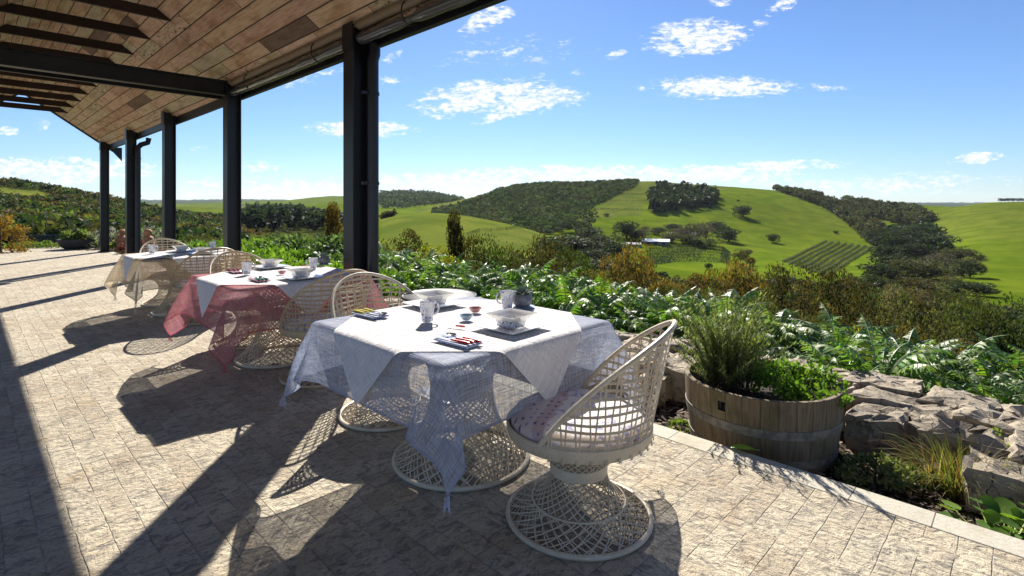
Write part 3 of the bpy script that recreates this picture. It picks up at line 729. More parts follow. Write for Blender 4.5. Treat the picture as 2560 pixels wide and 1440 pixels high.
def cloth_obj(name, P, mat, hem=0.):
    N = P.shape[0]; V = P.reshape(-1, 3); idx = np.arange(N*N).reshape(N, N)
    Fq = np.stack([idx[:-1, :-1].ravel(), idx[1:, :-1].ravel(), idx[1:, 1:].ravel(), idx[:-1, 1:].ravel()], 1)
    me_o = npmesh(name, V, Fq, mat, smooth=True)
    uv = me_o.data.uv_layers.new(name='uv'); g = np.linspace(0, 1, N); U, VV = np.meshgrid(g, g, indexing='ij')
    uvs = np.stack([U.ravel(), VV.ravel()], 1)[Fq.ravel()]; uv.data.foreach_set('uv', uvs.astype(np.float32).ravel())
    sb = me_o.modifiers.new('smooth', 'SUBSURF'); sb.levels = 1; sb.render_levels = 1
    return me_o
def mat_sheer(name, col, alpha, hem, trc=None, streak=.35, tl_=.40):
    """loosely woven muslin: threads let part of the light straight through"""
    nt = newmat(name); uv = nt.node('ShaderNodeUVMap').outputs[0]; x, y, z = nt.sep(uv)
    a = nt.noise(nt.xyz(nt.m('MULTIPLY', x, 260.), nt.m('MULTIPLY', y, 12.), 0.), 1., 3); b = nt.noise(nt.xyz(nt.m('MULTIPLY', x, 12.), nt.m('MULTIPLY', y, 260.), 3.), 1., 3)
    slub = nt.m('MULTIPLY', nt.m('ADD', a, b), .5); blot = nt.noise(nt.xyz(x, y, 0.), 6., 4)
    e = nt.m('MINIMUM', nt.m('MINIMUM', x, nt.m('SUBTRACT', 1., x)), nt.m('MINIMUM', y, nt.m('SUBTRACT', 1., y)))
    hemf = nt.step(e, .007, .005)
    al = nt.m('ADD', alpha, nt.m('MULTIPLY', nt.m('SUBTRACT', nt.step(slub, .38, .62), .5), streak))
    al = nt.m('ADD', al, nt.m('MULTIPLY', nt.m('SUBTRACT', blot, .5), .25))
    fac = nt.node('ShaderNodeLayerWeight', {'Blend': .5}).outputs['Facing']     # threads close up when seen edge on
    al = nt.m('ADD', al, nt.m('MULTIPLY', nt.m('POWER', fac, 4.), .2))
    al = nt.m('MAXIMUM', al, nt.m('MULTIPLY', hemf, .95)); al = nt.m('MINIMUM', al, .98)
    c = nt.mix(nt.step(slub, .35, .65), tuple(v*.82 for v in col), tuple(min(1, v*1.1) for v in col))
    c = nt.mix(hemf, c, hem)
    nb = nt.bump(nt.m('ADD', slub, nt.m('MULTIPLY', nt.noise(nt.xyz(x, y, 1.), 9., 6, .7, .8), 2.2)), .012)
    df = nt.node('ShaderNodeBsdfDiffuse', {'Color': c, 'Normal': nb}); tl = nt.node('ShaderNodeBsdfTranslucent', {'Color': c, 'Normal': nb})
    mx = nt.node('ShaderNodeMixShader', {0: tl_, 1: df.outputs[0], 2: tl.outputs[0]})
    tp = nt.node('ShaderNodeBsdfTransparent', {'Color': c4(trc or (1, 1, 1))})
    m2 = nt.node('ShaderNodeMixShader', {0: al, 1: tp.outputs[0], 2: mx.outputs[0]})
    return surf(nt, m2.outputs[0])
blue_gauze = mat_sheer('blue_muslin', (.50, .55, .69), .72, (.36, .41, .58))
red_gauze = mat_sheer('crimson_muslin', (.56, .25, .28), .68, (.48, .12, .16))
cream_gauze = mat_sheer('cream_muslin', (.66, .54, .38), .66, (.62, .52, .38))
white_cotton = mat_sheer('white_cotton_overlay', (.86, .85, .87), .97, (.86, .85, .87), streak=.04, tl_=.15)

TOP = .728; HALF = .575
P_under = drape(1.68, 61, HALF, TOP, 0., 3)
P_over = drape(1.22, 49, HALF, TOP+.004, R(45), 5, 260, (0, 0), .018)
P_under2 = drape(1.78, 61, HALF, TOP, R(2), 11)
CT = []
tC = [(-.27, 2.86), (-2.055, 4.735), (-4.15, 6.77)]
tnames = [('blue', 'sheer pale blue muslin cloth with frayed corners draped over the nearest table', blue_gauze),
          ('red', 'sheer crimson muslin cloth draped over the middle table', red_gauze), ('cream', 'sheer cream muslin cloth draped over the farthest table', cream_gauze)]
olab = ['white cotton square laid cornerwise over the blue cloth', 'white cotton square laid cornerwise over the crimson cloth', 'white cotton square laid cornerwise over the cream cloth']
tlab = ['woven pedestal table under the blue cloth, nearest the camera', 'woven pedestal table under the crimson cloth, in the middle of the row', 'woven pedestal table under the cream cloth, farthest in the row']
t0 = make_table()
for i, (cx, cy) in enumerate(tC):
    t = t0 if i == 0 else copy_tree(t0)
    t.location = (cx, cy, 0); t.rotation_euler.z = VYAW; tag(t, tlab[i], 'table', 'woven pedestal tables in a row')
    P = (P_under, P_under2, P_under2)[i].copy()
    Po = P_over.copy()
    if i == 1: P = P[::-1, :, :]*np.array([-1, 1, 1]); Po = Po*np.array([-1, 1, 1]); Po = Po[::-1]
    if i == 2: P = P[:, ::-1, :]*np.array([1, -1, 1]); Po = Po*np.array([1, -1, 1]); Po = Po[:, ::-1]
    o = cloth_obj('tablecloth', P, tnames[i][2]); o.location = (cx, cy, 0); o.rotation_euler.z = VYAW+(0, PI/2, 0)[i]
    tag(o, tnames[i][1], 'tablecloth', 'sheer tablecloths')
    # frayed tassels at the corners
    N = P.shape[0]; thr = mat_plain('fringe_thread', [(.42, .46, .62), (.5, .1, .14), (.6, .52, .4)][i], .9)
    for (a, b) in ((0, 0), (0, N-1), (N-1, 0), (N-1, N-1)):
        p = Vector(P[a, b]); m = MB()
        for q in range(14): m.tube([p+Vector((random.gauss(0, .004), random.gauss(0, .004), .006)), p+Vector((random.gauss(0, .008), random.gauss(0, .008), -.02)), p+Vector((random.gauss(0, .014), random.gauss(0, .014), -.045))], .0012, 3)
        m.build('fringe', thr, o)
    ov = cloth_obj('table_overlay', Po, white_cotton); ov.location = (cx, cy, 0); ov.rotation_euler.z = VYAW
    tag(ov, olab[i], 'tablecloth', 'white overlay cloths')

ch0 = make_chair(resin, cush_purple); ch1 = make_chair(resin2, cush_pink)
def chair(proto, x, y, deg, label, used=[]):
    o = proto if proto not in used else copy_tree(proto); used.append(proto)
    o.location = (x, y, 0); o.rotation_euler.z = R(deg); o.scale = (.965,)*3; tag(o, label, 'chair', 'round woven chairs at the tables')
SE = math.degrees(math.atan2(-D1.y, -D1.x)); NW = SE+180
chair(ch0, .29, 2.325, -21, 'cream woven chair nearest the camera, with a purple patchwork cushion, at the blue table')
chair(ch0, -.80, 3.47, NW-4, 'cream woven chair on the far left side of the blue table')
chair(ch1, -1.50, 4.22, SE+3, 'tan woven chair with a pink cushion, its back towards the camera, at the crimson table')
chair(ch1, -2.58, 5.26, NW+6, 'woven chair on the far side of the crimson table, half hidden by bowls')
chair(ch1, -3.62, 6.27, SE+4, 'tan woven chair with a pink striped cushion on the near side of the cream table')
chair(ch0, -4.72, 7.34, NW, 'pale woven chair beyond the cream table, farthest from the camera')
# round dark glass side table beyond the blue table
def side_table():
    root = empty('round_table', (-.92+.0, 4.12, 0)); root.location = G(1098, 742, .70); root.location.z = 0
    tag(root, 'round table with a dark glass top showing behind the blue table', 'table')
    nt = newmat('dark_glass'); g = surf(nt, principled(nt, (.010, .011, .014), .5, **{'Specular IOR Level': .2}))
    m = MB(); m.lathe([(0, .70), (.245, .70), (.255, .707), (.245, .714), (0, .714)], 56); m.build('tabletop', g, root)
    m = MB(); ring(m, .257, .707, .010, 56); m.build('rim', steel, root)
    m = MB(); m.lathe([(.2, .0), (.2, .015), (.04, .03), (.03, .4), (.03, .69), (.12, .70)], 24); m.build('pedestal', steel, root)
side_table()

# ------------------------------------------------------------------ crockery
def mat_china(name, ink, base=(.76, .74, .70), z0=0., z1=.09, axis_stems=True, amt=1.):
    nt = newmat(name); co = objco(nt); x, y, z = nt.sep(co)
    ang = nt.m('ARCTAN2', y, x)
    v = nt.xyz(nt.m('MULTIPLY', ang, 3.2), nt.m('MULTIPLY', z, 38.), 0.)
    st = nt.noise(nt.xyz(nt.m('MULTIPLY', x, 75.), nt.m('MULTIPLY', y, 75.), nt.m('MULTIPLY', z, 18.)), 1., 3, .5, 1.2)
    line = nt.step(nt.m('ABSOLUTE', nt.m('SUBTRACT', st, .5)), .045, .02)
    lf = nt.noise(nt.xyz(nt.m('MULTIPLY', x, 60.), nt.m('MULTIPLY', y, 60.), nt.m('MULTIPLY', z, 60.)), 1., 2, .5, .6)
    leaf = nt.step(lf, .60, .64)
    mask = nt.step(nt.noise(co, 14., 2), .34, .46)
    k = nt.m('MULTIPLY', nt.m('MAXIMUM', nt.m('MULTIPLY', line, .8), leaf), nt.m('MULTIPLY', mask, amt))
    if not axis_stems: k = nt.m('MULTIPLY', k, nt.m('MULTIPLY', nt.step(z, .040, .034), nt.step(nt.vm('LENGTH', nt.xyz(x, y, 0.)), .045, .05)))
    c = nt.mix(k, base, ink)
    return surf(nt, principled(nt, c, .18, 0., None, **{'Coat Weight': .4}))
china = mat_china('white_china_blue_stems', (.07, .09, .34)); china_bowl = mat_china('white_bowl_blue_stems', (.07, .09, .34), axis_stems=False); china_plain = mat_china('white_china', (.2, .22, .4), amt=.15)
blue_bowl_m = mat_china('blue_glazed_china', (.08, .2, .35), (.42, .52, .58), amt=.6); pink_bowl_m = mat_china('pink_glazed_china', (.5, .12, .10), (.58, .33, .29), amt=.6)
def arr_to(o, loc, rz, lab, cat, grp): o.location = loc; o.rotation_euler.z = rz; return tag(o, lab, cat, grp)
def make_mug():
    root = empty('mug'); m = MB()
    m.lathe([(0, .001), (.027, .001), (.030, .006), (.033, .04), (.0385, .082), (.043, .102), (.0435, .104), (.041, .103), (.0355, .08), (.030, .04), (.026, .01), (0, .008)], 36)
    m.build('body', china, root)
    m = MB(); pts = [(.036, 0, .088), (.048, 0, .093), (.062, 0, .085), (.066, 0, .066), (.060, 0, .046), (.046, 0, .034), (.033, 0, .030)]
    m.tube(pts, .0055, 8); h = m.build('handle', china, root); h.modifiers.new('s', 'SUBSURF').render_levels = 1
    return root
def sqring(m, levels, k=7):   # rounded-square lathe: (half size, z, corner radius)
    rings = []
    for h, z, cr in levels:
        pts = []
        for q in range(4):
            cxx = (h-cr)*(1, -1, -1, 1)[q]; cyy = (h-cr)*(1, 1, -1, -1)[q]
            for j in range(k):
                a = PI/2*q+PI/2*j/(k-1); pts.append(Vector((cxx+cr*math.cos(a), cyy+cr*math.sin(a), z)))
        rings.append(pts)
    n = 4*k; vs = [p for r_ in rings for p in r_]; fs = []
    for i in range(len(rings)-1):
        for j in range(n): fs.append((i*n+j, i*n+(j+1) % n, (i+1)*n+(j+1) % n, (i+1)*n+j))
    fs.append(tuple(range(n))[::-1]); fs.append(tuple(range((len(rings)-1)*n, len(rings)*n))); m.add(vs, fs)
def make_bowl():
    m = MB(); sqring(m, [(.048, 0, .006), (.052, .004, .006), (.056, .03, .007), (.060, .036, .008), (.092, .062, .008), (.094, .065, .008), (.092, .066, .008), (.088, .063, .008), (.058, .040, .008), (.050, .012, .008), (.04, .009, .006)])
    return m.build('square_bowl', china_bowl)
def make_plate():
    m = MB(); sqring(m, [(.095, 0, .012), (.10, .003, .012), (.140, .014, .008), (.142, .017, .008), (.139, .0185, .008), (.108, .008, .012), (.10, .006, .012)])
    return m.build('square_plate', china_plain)
def make_small(mat):
    m = MB(); m.lathe([(0, 0), (.022, 0), (.024, .004), (.036, .02), (.0375, .024), (.036, .025), (.033, .022), (.02, .008), (0, .006)], 32)
    return m.build('small_dish', mat)
metal = mat_plain('polished_steel', (.62, .62, .64), .16, 1., .05)
def handle_mat(name, c): nt = newmat(name); return surf(nt, principled(nt, nt.mix(nt.noise(objco(nt), 40, 2), c, tuple(v*.85 for v in c)), .3))
red_h = handle_mat('red_handle', (.50, .015, .02)); yel_h = handle_mat('yellow_handle', (.62, .52, .06)); grn_h = handle_mat('green_handle', (.03, .22, .12)); mar_h = handle_mat('maroon_handle', (.28, .02, .05))
def flat(m, poly, z, th, bend=0.):
    n = len(poly); vs = [Vector((p[0], p[1], z+th*k+bend*(p[0]**2))) for k in (0, 1) for p in poly]
    m.add(vs, [tuple(range(n))[::-1], tuple(range(n, 2*n))]+[(i, (i+1) % n, n+(i+1) % n, n+i) for i in range(n)])
def make_cut(kind, hm):
    root = empty(kind); m = MB()
    m.tube([(-.095, 0, .006), (-.08, 0, .0065), (-.04, 0, .006), (.0, 0, .006)], .0088, 8, taper=[.75, 1, .9, .7])
    for v in range(len(m.v)): m.v[v] = (m.v[v][0], m.v[v][1], .006+(m.v[v][2]-.006)*.6)
    m.build('handle', hm, root)
    m = MB()
    if kind == 'table_knife': flat(m, [(0, -.004), (.03, -.007), (.09, -.0085), (.108, -.003), (.112, .004), (.0, .004)], .004, .0018)
    elif kind == 'fork':
        flat(m, [(0, -.003), (.045, -.003), (.055, -.009), (.065, -.010), (.065, .010), (.055, .009), (.045, .003), (0, .003)], .005, .0018)
        for k in range(4): y = -.0085+k*.0057; flat(m, [(.064, y-.0013), (.098, y-.001), (.098, y+.001), (.064, y+.0013)], .005, .0018, .15)
    else:
        flat(m, [(0, -.003), (.05, -.003), (.05, .003), (0, .003)], .0055, .0018)
        vs = []; fs = []; kk = 16
        for i, (rr, zz) in enumerate([(1, .0085), (.75, .004), (.4, .002), (0.01, .0015)]):
            for j in range(kk): a = 2*PI*j/kk; vs.append((.075+.028*rr*math.cos(a), .018*rr*math.sin(a)*(1-.12*math.cos(a)), zz))
        for i in range(3):
            for j in range(kk): fs.append((i*kk+j, i*kk+(j+1) % kk, (i+1)*kk+(j+1) % kk, (i+1)*kk+j))
        m.add(vs, fs)
    m.build('blade' if kind == 'table_knife' else 'head', metal, root)
    return root
def make_napkin(c1, c2):
    nt = newmat('checked_napkin'); co = objco(nt); x, y, z = nt.sep(co)
    k = nt.m('MAXIMUM', nt.step(nt.m('SINE', nt.m('MULTIPLY', x, 420.)), .55, .75), nt.step(nt.m('SINE', nt.m('MULTIPLY', y, 420.)), .55, .75))
    mt = surf(nt, principled(nt, nt.mix(k, c1, c2), .9, 0., nt.bump(nt.noise(co, 300, 3), .002)))
    m = MB(); 
    for z in range(3): m.box(-.108+.002*z, .108-.003*z, -.052+.001*z, .052-.001*z, .001+.0028*z, .0032+.0028*z)
    return m.build('folded_napkin', mt, smooth=False, bevel=.001)
protos = dict(mug=make_mug(), bowl=make_bowl(), plate=make_plate(), blue=make_small(blue_bowl_m), pink=make_small(pink_bowl_m))
usedp = set()
def put(key, loc, rz, lab, cat, grp):
    o = protos[key]
    if key in usedp: o = copy_tree(o)
    usedp.add(key); return arr_to(o, loc, rz, lab, cat, grp)
Zt = TOP+.012
OT = ['blue', 'crimson', 'cream']
def on(px, py, z=TOP): p = G(px, py, z); return Vector((p.x, p.y, Zt))
def setplace(px, py, i, which, rot=0.):
    p = on(px, py); put('plate', p, VYAW+rot, f'square white plate {which} on the {OT[i]} table', 'plate', 'square plates')
    put('bowl', p+Vector((0, 0, .009)), VYAW+rot, f'flared square white bowl with blue stems {which} on the {OT[i]} table', 'bowl', 'square bowls')
setplace(1278, 826, 0, 'nearest the front chair', R(2)); setplace(1086, 768, 0, 'on the far left side', R(-3))
setplace(752, 699, 1, 'on the near right side'); setplace(675, 672, 1, 'on the far side', R(4))
setplace(452, 631, 2, 'on the far side'); setplace(505, 637, 2, 'on the near right side')
put('mug', on(1068, 809), R(28), 'tall white mug with blue stems at the left front of the blue table', 'mug', 'blue patterned mugs')
put('mug', on(1268, 777), R(190), 'white mug with blue stems in front of the succulent on the blue table', 'mug', 'blue patterned mugs')
put('mug', on(617, 689), R(20), 'white mug with blue stems near the left edge of the crimson table', 'mug', 'blue patterned mugs')
put('mug', on(783, 675), R(200), 'white mug with blue stems beside the succulent on the crimson table', 'mug', 'blue patterned mugs')
put('mug', on(380, 636), R(20), 'white mug with blue stems near the left edge of the cream table', 'mug', 'blue patterned mugs')
put('mug', on(532, 625), R(200), 'white mug with blue stems at the right of the cream table, behind a chair back', 'mug', 'blue patterned mugs')
put('blue', on(1166, 804), 0, 'small round pale blue dish in the middle of the blue table', 'dish', 'small dishes')
put('pink', on(1188, 785), 0, 'small round pink dish just behind the pale blue one', 'dish', 'small dishes')
put('pink', on(705, 688), 0, 'small round pink dish between the bowls on the crimson table', 'dish', 'small dishes')
DG = math.atan2(-D1.y, -D1.x)
def cutset(px, py, i, hm, hn, flip, nap, where):
    p = on(px, py); rz = DG+(PI if flip else 0)+random.uniform(-.06, .06)
    n = make_napkin(*nap); arr_to(n, p, rz, f'folded checked napkin under the {hn}-handled cutlery {where}', 'napkin', 'folded napkins')
    for k, kind in enumerate(('table_knife', 'fork', 'spoon')):
        c = make_cut(kind, hm); off = D2*(-.031+.031*k)+(-D1 if not flip else D1)*random.uniform(-.012, .012)
        c.scale = (1.12,)*3; arr_to(c, p+off+Vector((0, 0, .009)), rz+PI+random.uniform(-.1, .1), f'{hn}-handled {kind.replace("_", " ")} on the napkin {where}', kind.replace('table_', ''), 'coloured cutlery')
cutset(1145, 862, 0, red_h, 'red', False, ((.40, .46, .66), (.75, .77, .84)), 'near the front corner of the blue table')
cutset(925, 793, 0, yel_h, 'yellow', True, ((.16, .20, .42), (.70, .72, .80)), 'at the left corner of the blue table')
cutset(648, 704, 1, grn_h, 'green', False, ((.45, .10, .14), (.74, .66, .70)), 'near the front corner of the crimson table')
cutset(590, 683, 1, mar_h, 'maroon', True, ((.36, .03, .09), (.66, .60, .66)), 'at the left corner of the crimson table')
cutset(418, 645, 2, grn_h, 'green', False, ((.62, .56, .46), (.76, .74, .70)), 'near the front corner of the cream table')
def spreader(px, py, lab, hm):
    root = empty('butter_knife', on(px, py), DG+.35+PI); tag(root, lab, 'knife')
    m = MB(); m.tube([(-.05, 0, .006), (-.03, 0, .006), (.0, 0, .006)], .0055, 8, taper=[.8, 1, .7]); m.build('handle', hm, root)
    m = MB(); flat(m, [(0, -.004), (.035, -.007), (.05, -.002), (.05, .003), (0, .004)], .005, .0016); m.build('blade', metal, root)
spreader(1140, 823, 'small red-handled butter knife lying by the pale blue dish', red_h)

# ------------------------------------------------------------------ succulents in small pots on the tables
leaf_succ = mat_leaf('grey_green_succulent', (.20, .27, .22), .12, .45)
potm = mat_plain('grey_stoneware', (.15, .15, .17), .5, 0, .3, 30, .002)
def succulent(loc, i):
    root = empty('potted_succulent', loc); tag(root, f'grey-green rosette succulent in a small round grey pot on the {OT[i]} table', 'potted plant', 'potted succulents on the tables')
    m = MB(); m.lathe([(0, .0), (.035, 0), (.055, .02), (.062, .045), (.055, .07), (.048, .078), (.044, .076), (.05, .06), (0, .058)], 32); m.build('pot', potm, root)
    m = MB()
    for k in range(46):
        a = k*2.4; e = .25+1.2*(k/46)**.8; L = .085-.03*k/46; w = .011
        d = Vector((math.cos(a)*math.cos(e), math.sin(a)*math.cos(e), math.sin(e))); sdv = Vector((-math.sin(a), math.cos(a), 0))
        b = Vector((0, 0, .07)); up = d.cross(sdv)*-1
        p = [b, b+d*L*.5+sdv*w, b+d*L*.5-sdv*w, b+d*L+up*.006, b+d*L*.5-up*.006]
        m.add(p, [(0, 1, 3), (0, 3, 2), (0, 4, 1), (0, 2, 4), (1, 4, 3), (4, 2, 3)])
    m.build('leaves', leaf_succ, root)
    m = MB(); m.lathe([(0, 0), (.07, 0), (.075, .004), (.07, .005), (0, .003)], 32); o = m.build('saucer', mat_plain('blue_saucer', (.22, .30, .42), .3), root)
succulent(on(1306, 772), 0); succulent(on(810, 664), 1)

# ------------------------------------------------------------------ half barrel planter
def barrel():
    c = Vector((1.60, 3.44, -.36)); root = empty('barrel_planter', c, .3); root.scale = (1.03, 1.03, 1.)
    tag(root, 'weathered half wine barrel planter with metal hoops and a bung hole, beside the paving edge', 'planter')
    nt = newmat('weathered_oak_staves'); co = objco(nt); x, y, z = nt.sep(co); ang = nt.m('ARCTAN2', y, x)
    k = nt.m('DIVIDE', ang, 2*PI/30); sid = nt.m('FLOOR', k); fr = nt.m('FRACT', k); d = nt.m('MINIMUM', fr, nt.m('SUBTRACT', 1., fr))
    rnd = nt.white(nt.xyz(sid, 1., 0.))
    g = nt.noise(nt.xyz(nt.m('MULTIPLY', ang, 38.), nt.m('MULTIPLY', z, 6.), rnd), 1., 6, .7, .4)
    cc = nt.ramp(rnd, [(0, (.17, .13, .075)), (.5, (.235, .18, .11)), (1, (.20, .155, .10))])
    cc = nt.mix(nt.step(g, .38, .66), cc, nt.mix(1., cc, (.60, .56, .5), 'MULTIPLY'))
    cc = nt.mix(nt.step(nt.noise(co, 5., 4), .5, .72), cc, nt.mix(1., cc, (.7, .78, .62), 'MULTIPLY'))
    gap = nt.step(d, .022, .006); cc = nt.mix(nt.m('MULTIPLY', gap, .7), cc, (.05, .038, .025))
    oak = surf(nt, principled(nt, cc, .85, 0., nt.bump(nt.m('SUBTRACT', nt.m('MULTIPLY', g, .5), gap), .006)))
    H = .60; outer = [(.375+.072*math.sin(t*PI*.5), t*H) for t in np.linspace(0, 1, 12)]
    prof = outer+[(.444, H+.003), (.420, H+.002)]+[(.415, H-.02), (.41, H-.14)]
    m = MB(); K = 120
    m.lathe(prof, K)
    # bung hole: open two neighbouring cells and line them
    holes = []; ah = R(-141); fs = []
    for f in m.f:
        if len(f) == 4:
            cen = sum((Vector(m.v[i]) for i in f), Vector())/4; a = math.atan2(cen.y, cen.x)
            if math.hypot(cen.x, cen.y) > .41 and abs(cen.z-.505) < .03 and abs((a+.3-ah+PI) % (2*PI)-PI) < R(2.9): continue
        fs.append(f)
    m.c = m.c[:len(fs)]; m.f = fs; 
    m.f = [f for f in m.f if not (len(f) > 4)]; m.c = m.c[:len(m.f)]
    m.build('staves', oak, root)
    hoop = mat_plain('grey_hoop_steel', (.20, .18, .145), .7, .15, .35, 20, .001)
    for z0, z1 in ((.385, .435), (.215, .262), (.02, .07)):
        f = lambda z: .375+.072*math.sin(z/H*PI*.5)
        m = MB(); m.lathe([(f(z0)+.001, z0), (f(z0)+.005, z0), (f(z1)+.005, z1), (f(z1)+.001, z1)], 90); m.build('hoop', hoop, root)
    soil = mat_plain('potting_soil', (.035, .026, .02), .95, 0, .4, 30, .02)
    m = MB(); m.lathe([(0, H-.11), (.41, H-.115)], 60); m.build('soil', soil, root)
    return c, H
bc, bH = barrel()

# foliage helpers -------------------------------------------------------------
def leafcloud(m, cen, rad, n, size, cols, elong=1.6, flat=0., up=.25, shell=.5):
    """n small leaves scattered through an ellipsoid"""
    for _ in range(n):
        d = Vector((random.gauss(0, 1), random.gauss(0, 1), random.gauss(0, 1))); d.normalize()
        r = random.uniform(shell, 1.)**.6; p = Vector((cen[0]+d.x*rad[0]*r, cen[1]+d.y*rad[1]*r, cen[2]+d.z*rad[2]*r))
        ax = (d+Vector((random.gauss(0, .7), random.gauss(0, .7), random.gauss(0, .7)+up))).normalized()
        sd_ = ax.cross(Vector((random.gauss(0, 1), random.gauss(0, 1), random.gauss(0, 1)))).normalized()
        L = size*random.uniform(.7, 1.3); w = L/elong*.5; nn = ax.cross(sd_)
        m.add([p, p+ax*L*.5+sd_*w+nn*w*.3, p+ax*L, p+ax*L*.5-sd_*w+nn*w*.3], [(0, 1, 2, 3)], random.choice(cols))
leafm = mat_leaf('leaves', None, .42, .65, .15)
leafgloss = mat_leaf('cardoon_leaves', None, .40, .45, .5, (1.1, 1.25, .45))
barkm = mat_plain('bark', (.09, .07, .05), .9, 0, .35, 12, .02)

def rosemary():
    root = empty('rosemary_bush', (1.44, 3.55, bc.z+bH-.115)); tag(root, 'tall dark rosemary bush in the left half of the barrel planter', 'herb')
    m = MB(); ms = MB()
    for k in range(175):
        a = random.uniform(0, 2*PI); r0 = random.uniform(0, .15); b = Vector((r0*math.cos(a), r0*math.sin(a)*.8, 0)); H = random.uniform(.16, .54)*(1 if r0 > .05 else 1.12)
        if k < 3: H = .66
        lean = Vector((math.cos(a), math.sin(a), 0))*random.uniform(.02, .24)+Vector((random.gauss(0, .06), random.gauss(0, .06), 0))
        pts = [b+lean*(t**1.5)+Vector((0, 0, H*t)) for t in np.linspace(0, 1, 7)]; ms.tube(pts, .0028, 4, taper=[1, .9, .8, .7, .6, .5, .3])
        n = int(H*210)
        for i in range(n):
            t = .18+.82*i/n; q = t*6; j = min(5, int(q)); p = pts[j].lerp(pts[j+1], q-j); aa = random.uniform(0, 2*PI)
            d = (Vector((math.cos(aa), math.sin(aa), random.uniform(.5, 1.3)))).normalized(); L = random.uniform(.022, .042); s_ = d.cross(Vector((0, 0, 1))).normalized()*.0031
            m.add([p-s_, p+s_, p+d*L+s_*.5, p+d*L-s_*.5], [(0, 1, 2, 3)], random.choice([(.17, .22, .07), (.25, .31, .10), (.12, .16, .05), (.32, .37, .15)]))
    m.build('leaves', leafm, root, smooth=False); ms.build('stems', barkm, root)
rosemary()
def bushlet(name, loc, rad, n, size, cols, lab, cat, mat=None, stems=30):
    root = empty(name, loc); tag(root, lab, cat); m = MB(); ms = MB()
    for k in range(stems):
        a = random.uniform(0, 2*PI); r = random.uniform(.2, 1)**.5; tip = Vector((rad[0]*r*math.cos(a), rad[1]*r*math.sin(a), rad[2]*random.uniform(.75, 1.9)*(1.15-.5*r)))
        ms.tube([(0+tip.x*.3, tip.y*.3, 0), tip*.6+Vector((0, 0, .02)), tip], .0025, 4)
        leafcloud(m, tip, (rad[0]*.22, rad[1]*.22, rad[2]*.3), n//stems, size, cols, 1.5, up=.5, shell=.1)
    m.build('leaves', mat or leafm, root, smooth=False); ms.build('stems', barkm, root); return root
LB = [(.13, .25, .03), (.17, .30, .04), (.10, .20, .03), (.22, .34, .06)]
bushlet('lemon_balm', (1.80, 3.34, bc.z+bH-.12), (.26, .26, .12), 1500, .034, LB, 'bright green leafy herb spilling over the right rim of the barrel planter', 'herb', stems=60)

# ------------------------------------------------------------------ stone retaining wall
def mat_rock():
    nt = newmat('split_sandstone'); co = objco(nt); oi = nt.node('ShaderNodeObjectInfo').outputs['Random']
    n1 = nt.noise(co, 3.5, 6, .6, .3); n2 = nt.noise(co, 22., 6, .7); x, y, z = nt.sep(co); lich = nt.step(nt.noise(co, 9., 5, .65, .4), .58, .64)
    lay = nt.noise(nt.xyz(nt.m('MULTIPLY', x, 2.), nt.m('MULTIPLY', y, 2.), nt.m('MULTIPLY', z, 26.)), 1., 5, .6)
    c = nt.ramp(nt.m('ADD', nt.m('MULTIPLY', n1, .7), nt.m('MULTIPLY', oi, .3)), [(.2, (.19, .155, .115)), (.42, (.31, .26, .19)), (.62, (.40, .335, .245)), (.85, (.46, .36, .25))])
    c = nt.mix(nt.step(n2, .45, .7), c, nt.mix(1., c, (.6, .58, .55), 'MULTIPLY'))
    c = nt.mix(nt.m('MULTIPLY', lich, .55), c, nt.mix(nt.step(n1, .4, .6), (.30, .31, .26), (.16, .13, .10)))
    vor = nt.node('ShaderNodeTexVoronoi', {'Vector': nt.vm('ADD', co, nt.vm('MULTIPLY', nt.xyz(n1, n2, n1), (.16, .16, .1))), 'Scale': 6.5}, feature='DISTANCE_TO_EDGE').outputs['Distance']
    crack = nt.step(vor, .016, .004)
    c = nt.mix(nt.m('MULTIPLY', crack, .8), c, (.05, .04, .03))
    h = nt.m('ADD', nt.m('MULTIPLY', n1, 1.), nt.m('ADD', nt.m('MULTIPLY', n2, .25), nt.m('MULTIPLY', lay, .5))); h = nt.m('SUBTRACT', h, nt.m('MULTIPLY', crack, .5))
    return surf(nt, principled(nt, c, .85, 0., nt.bump(h, .03, .9)))
rockm = mat_rock()
